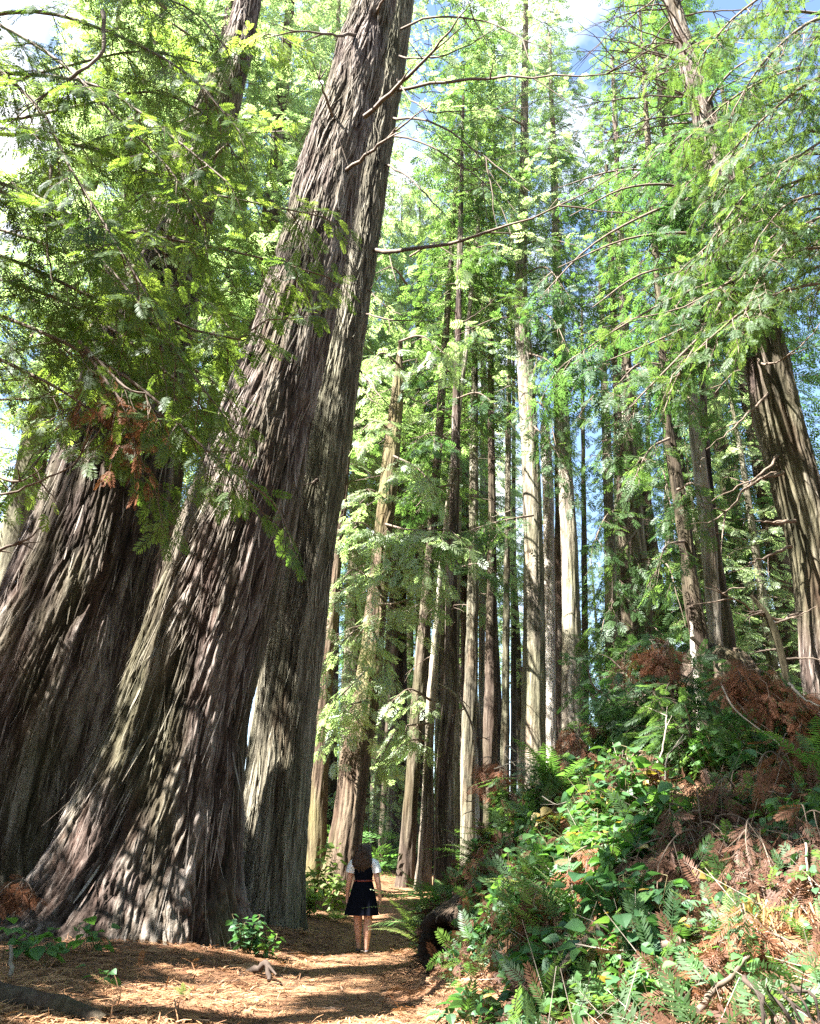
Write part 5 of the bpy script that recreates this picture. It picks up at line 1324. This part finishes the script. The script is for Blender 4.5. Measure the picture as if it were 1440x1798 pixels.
# body: +y is the way she walks
V, E = [], []
def vx(x, y, z, r, prev=None):
    V.append((x, y, z, r)); i = len(V) - 1
    if prev is not None: E.append((prev, i))
    return i
pel = vx(0, 0, .90, (.155, .12))
wst = vx(0, .01, 1.06, (.135, .10), pel); chs = vx(0, .005, 1.22, (.15, .105), wst); sh = vx(0, -.005, 1.345, (.10, .075), chs)
nk = vx(0, .005, 1.43, .052, sh); hd0 = vx(0, .02, 1.50, (.068, .082), nk); hd1 = vx(0, .015, 1.575, (.074, .092), hd0); hd2 = vx(0, .01, 1.63, (.05, .062), hd1)
for sg, fy in ((-1, .13), (1, -.08)):
    ay = .05 if sg < 0 else -.01; ax_ = -.012 if sg < 0 else .012
    hp = vx(sg * .092, 0, .80, (.105, .11), pel); kn = vx(sg * .090, .02 + fy * .5, .48, .074, hp); cf = vx(sg * .086, -.018 + fy * .8, .34, .073, kn); an = vx(sg * .076, -.01 + fy, .095, .041, cf)
    hl = vx(sg * .075, -.02 + fy, .045, .036, an); to = vx(sg * .088, .15 + fy, .028, (.036, .022), hl)
    s1 = vx(sg * .135, -.005, 1.345, .062, sh); s2 = vx(sg * .195, -.005, 1.30, .062, s1)
    el = vx(sg * .238 + ax_ * .5, -.02 + ay * .3, 1.06, .050, s2); fa = vx(sg * .252 + ax_, .0 + ay * .7, .97, .046, el); wr = vx(sg * .262 + ax_ * 1.5, .035 + ay, .82, .029, fa); pm = vx(sg * .264 + ax_ * 1.5, .05 + ay, .755, (.021, .037), wr)
    # hand: fingers and thumb rooted in the palm
    for k, (dy, ln) in enumerate(((-.024, .060), (-.008, .072), (.009, .074), (.025, .066))):
        k1 = vx(sg * .262 + ax_ * 1.5, .052 + ay + dy, .722, .0088, pm); k2 = vx(sg * .256 + ax_ * 1.5, .056 + ay + dy * 1.05, .722 - ln * .55, .0078, k1); k3 = vx(sg * .244 + ax_ * 1.5, .058 + ay + dy, .722 - ln, .0066, k2)
    t1 = vx(sg * .252 + ax_ * 1.5, .080 + ay, .765, .0105, pm); t2 = vx(sg * .244 + ax_ * 1.5, .096 + ay, .735, .0088, t1); t3 = vx(sg * .238 + ax_ * 1.5, .098 + ay, .712, .007, t2)
body = skin_mesh('body', V, E, M['skin'], woman)
# face details and ears
def ell(acc, c, s, nu=10, nv=14, mat=0):
    th = np.linspace(0, PI, nu); ph = np.linspace(0, 2 * PI, nv, endpoint=False)
    TH, PH = np.meshgrid(th, ph, indexing='ij')
    Vv = np.stack([np.sin(TH) * np.cos(PH) * s[0] + c[0], np.sin(TH) * np.sin(PH) * s[1] + c[1], np.cos(TH) * s[2] + c[2]], -1)
    i, j = np.meshgrid(np.arange(nu - 1), np.arange(nv), indexing='ij'); j2 = (j + 1) % nv
    acc.add(Vv, np.stack([i * nv + j, (i + 1) * nv + j, (i + 1) * nv + j2, i * nv + j2], -1).reshape(-1, 4), mat, .5, True)
a = Acc(); ell(a, (0, .108, 1.535), (.014, .022, .024)); wc = a.obj('nose', M['skin'], woman)
for sg in (-1, 1):
    a = Acc(); ell(a, (sg * .03, .092, 1.562), (.014, .010, .009)); a.obj('eye', M['white_cloth'], woman)
    a = Acc(); ell(a, (sg * .078, .015, 1.545), (.012, .022, .032)); a.obj('ear', M['skin'], woman)
a = Acc(); ell(a, (0, .100, 1.498), (.026, .008, .008)); a.obj('mouth', M['belt'], woman)

def loft(acc, rings, seg=64, mat=0, fold=None):
    """rings: z, rx, ry, cx, cy"""
    ph = np.linspace(0, 2 * PI, seg, endpoint=False); Vv = []
    for k, (z, rx, ry, cx, cy) in enumerate(rings):
        f = 1 + (fold(ph, z) if fold else 0)
        Vv.append(np.stack([cx + rx * np.cos(ph) * f, cy + ry * np.sin(ph) * f, np.full(seg, z)], -1))
    Vv = np.array(Vv); n = len(rings)
    i, j = np.meshgrid(np.arange(n - 1), np.arange(seg), indexing='ij'); j2 = (j + 1) % seg
    acc.add(Vv, np.stack([i * seg + j, i * seg + j2, (i + 1) * seg + j2, (i + 1) * seg + j], -1).reshape(-1, 4), mat, .5, True)
# skirt with soft pleats, hem a little uneven
a = Acc()
zz = np.linspace(1.075, .555, 22); fr = (1.075 - zz) / .52
loft(a, [(z, .152 + .120 * f ** .8 + .012 * f, .118 + .115 * f ** .8, -.004 - .022 * f, .012 * f) for z, f in zip(zz, fr)], 140, 0,
     lambda ph, z: ((1.075 - z) / .52) * (.045 * np.sin(ph * 11 + 1.2 * np.sin(ph * 2)) + .025 * np.sin(ph * 19 + 2)))
loft(a, [(.555, .282, .233, -.026, .012), (.57, .270, .222, -.026, .012)], 140, 0, lambda ph, z: (.045 * np.sin(ph * 11 + 1.2 * np.sin(ph * 2)) + .025 * np.sin(ph * 19 + 2)))
skirt = a.obj('skirt', M['navy'], woman)
a = Acc()
loft(a, [(1.07, .149, .118, 0, .0), (1.12, .148, .116, 0, .0), (1.18, .166, .124, 0, .0), (1.25, .172, .124, 0, 0), (1.31, .160, .114, 0, 0), (1.345, .135, .098, 0, 0)], 64, 0, lambda ph, z: .008 * np.sin(ph * 7 + z * 30))
for sg in (-1, 1):
    t = np.linspace(0, 1, 9)
    pts = np.stack([sg * (.115 - .01 * np.sin(PI * t)), -.095 + .19 * t, 1.325 + .085 * np.sin(PI * t)], 1)
    tube(a, pts, .026, 8)
a.obj('pinafore_top', M['navy'], woman)
a = Acc()
loft(a, [(1.064, .154, .123, 0, 0), (1.066, .159, .128, 0, 0), (1.088, .158, .127, 0, 0), (1.090, .151, .120, 0, 0)], 64)
a.obj('belt', M['belt'], woman)
a = Acc()
loft(a, [(1.30, .148, .110, 0, 0), (1.345, .140, .098, 0, 0), (1.385, .105, .078, 0, 0), (1.405, .068, .062, 0, .004), (1.418, .060, .058, 0, .006)], 48)
for sg in (-1, 1):
    pts = np.array([(sg * .105, -.004, 1.362), (sg * .150, -.005, 1.352), (sg * .190, -.006, 1.318), (sg * .214, -.010, 1.25), (sg * .226, -.013, 1.195)])
    tube(a, resample(pts, 12), np.interp(np.linspace(0, 1, 12), [0, .3, .7, 1], [.062, .078, .080, .078]), 20)
a.obj('shirt', M['white_cloth'], woman)
for sg, fy in ((-1, .13), (1, -.08)):
    a = Acc(); ell(a, (sg * .082, .05 + fy, .028), (.045, .125, .036), 12, 20); a.obj('shoe', M['shoe'], woman)
# wavy hair: a shell over the head falling to the shoulder blades, plus loose locks
a = Acc()
hr = [(1.668, .012, .012, 0, .0), (1.660, .050, .055, 0, 0), (1.635, .084, .092, 0, -.004), (1.590, .101, .112, -.002, -.010), (1.54, .110, .112, -.005, -.022), (1.48, .124, .102, -.012, -.036), (1.42, .142, .088, -.020, -.052), (1.36, .150, .076, -.024, -.066), (1.31, .138, .062, -.022, -.080), (1.275, .110, .046, -.018, -.09), (1.25, .06, .025, -.016, -.094)]
hq = resample(np.array(hr), 40)
def hf(ph, z): return .05 * np.sin(ph * 13 + z * 26) + .035 * np.sin(ph * 23 - z * 41 + 2)
ph = np.linspace(PI * .86, PI * 2.14, 90)          # open at the face
Vv = []
for k, (z, rx, ry, cx, cy) in enumerate(hq):
    f = 1 + hf(ph, z) * min(1, (1.67 - z) / .08)
    wgt = np.clip((1.60 - z) / .03, 0, 1)
    phi = ph if wgt >= 1 else PI * 1.5 + (ph - PI * 1.5) * (1 + (1 - wgt) * .56)
    Vv.append(np.stack([cx + rx * np.cos(phi) * f, cy + ry * np.sin(phi) * f, np.full(90, z) + .012 * np.sin(ph * 17) * (1.67 - z)], -1))
Vv = np.array(Vv); i, j = np.meshgrid(np.arange(39), np.arange(89), indexing='ij')
a.add(Vv, np.stack([i * 90 + j, i * 90 + j + 1, (i + 1) * 90 + j + 1, (i + 1) * 90 + j], -1).reshape(-1, 4), 0, .5, True)
for k in range(170):
    p0 = RNG.uniform(PI * .88, PI * 2.12); z0 = RNG.uniform(1.40, 1.64); z1 = RNG.uniform(1.20, 1.36)
    zz_ = np.linspace(z0, z1, 10); pts = []
    for z in zz_:
        r = [np.interp(-z, -hq[:, 0], hq[:, c]) for c in (1, 2, 3, 4)]
        w = p0 + .16 * math.sin(z * 38 + k * 1.7)
        o_ = 1.03 + .10 * abs(math.sin(k * 3.1 + z * 22)); pts.append((r[2] + r[0] * math.cos(w) * o_, r[3] + r[1] * math.sin(w) * (o_ + .05) - .004, z))
    tube(a, np.array(pts), np.linspace(.010, .003, 10), 5)
a.obj('hair', M['hair'], woman)

# ------------------------------------------------------------------ light
w = bpy.data.worlds.new('World'); SC.world = w; w.use_nodes = True
nt = w.node_tree; nt.nodes.clear()
sky = nt.nodes.new('ShaderNodeTexSky'); sky.sky_type = 'NISHITA'; sky.sun_disc = False
sky.sun_elevation = SUN_EL; sky.sun_rotation = math.atan2(SUN[0], SUN[1]); sky.air_density = 1.0; sky.dust_density = .6; sky.ozone_density = 1.5
bg = nt.nodes.new('ShaderNodeBackground'); bg.inputs[1].default_value = .05
tc = nt.nodes.new('ShaderNodeTexCoord'); ns = nt.nodes.new('ShaderNodeTexNoise'); ns.inputs['Scale'].default_value = 3.2; ns.inputs['Detail'].default_value = 6
nt.links.new(tc.outputs['Generated'], ns.inputs[0])
mr = nt.nodes.new('ShaderNodeMapRange'); mr.inputs[1].default_value = .52; mr.inputs[2].default_value = .62; nt.links.new(ns.outputs[0], mr.inputs[0])
mx = nt.nodes.new('ShaderNodeMix'); mx.data_type = 'RGBA'
nt.links.new(mr.outputs[0], mx.inputs[0]); nt.links.new(sky.outputs[0], mx.inputs[6]); mx.inputs[7].default_value = (5.0, 5.1, 5.3, 1)
nt.links.new(mx.outputs[2], bg.inputs[0])
ow = nt.nodes.new('ShaderNodeOutputWorld'); nt.links.new(bg.outputs[0], ow.inputs[0])
sl = bpy.data.lights.new('sun', 'SUN'); sl.energy = 5.0; sl.angle = math.radians(.5); sl.color = (1, .95, .86)
so = bpy.data.objects.new('sun', sl); COL.objects.link(so)
so.rotation_euler = Vector(SUN).to_track_quat('Z', 'Y').to_euler()

SC.view_settings.view_transform = 'Standard'; SC.view_settings.look = 'None'
SC.view_settings.exposure = 3.4; SC.view_settings.gamma = 1
SC.render.engine = 'CYCLES'
cy = SC.cycles
cy.max_bounces = 6; cy.diffuse_bounces = 4; cy.glossy_bounces = 2; cy.transmission_bounces = 5; cy.transparent_max_bounces = 4
cy.caustics_reflective = False; cy.caustics_refractive = False
cy.sample_clamp_indirect = 8
cy.use_denoising = False
cy.use_adaptive_sampling = True; cy.adaptive_threshold = .01
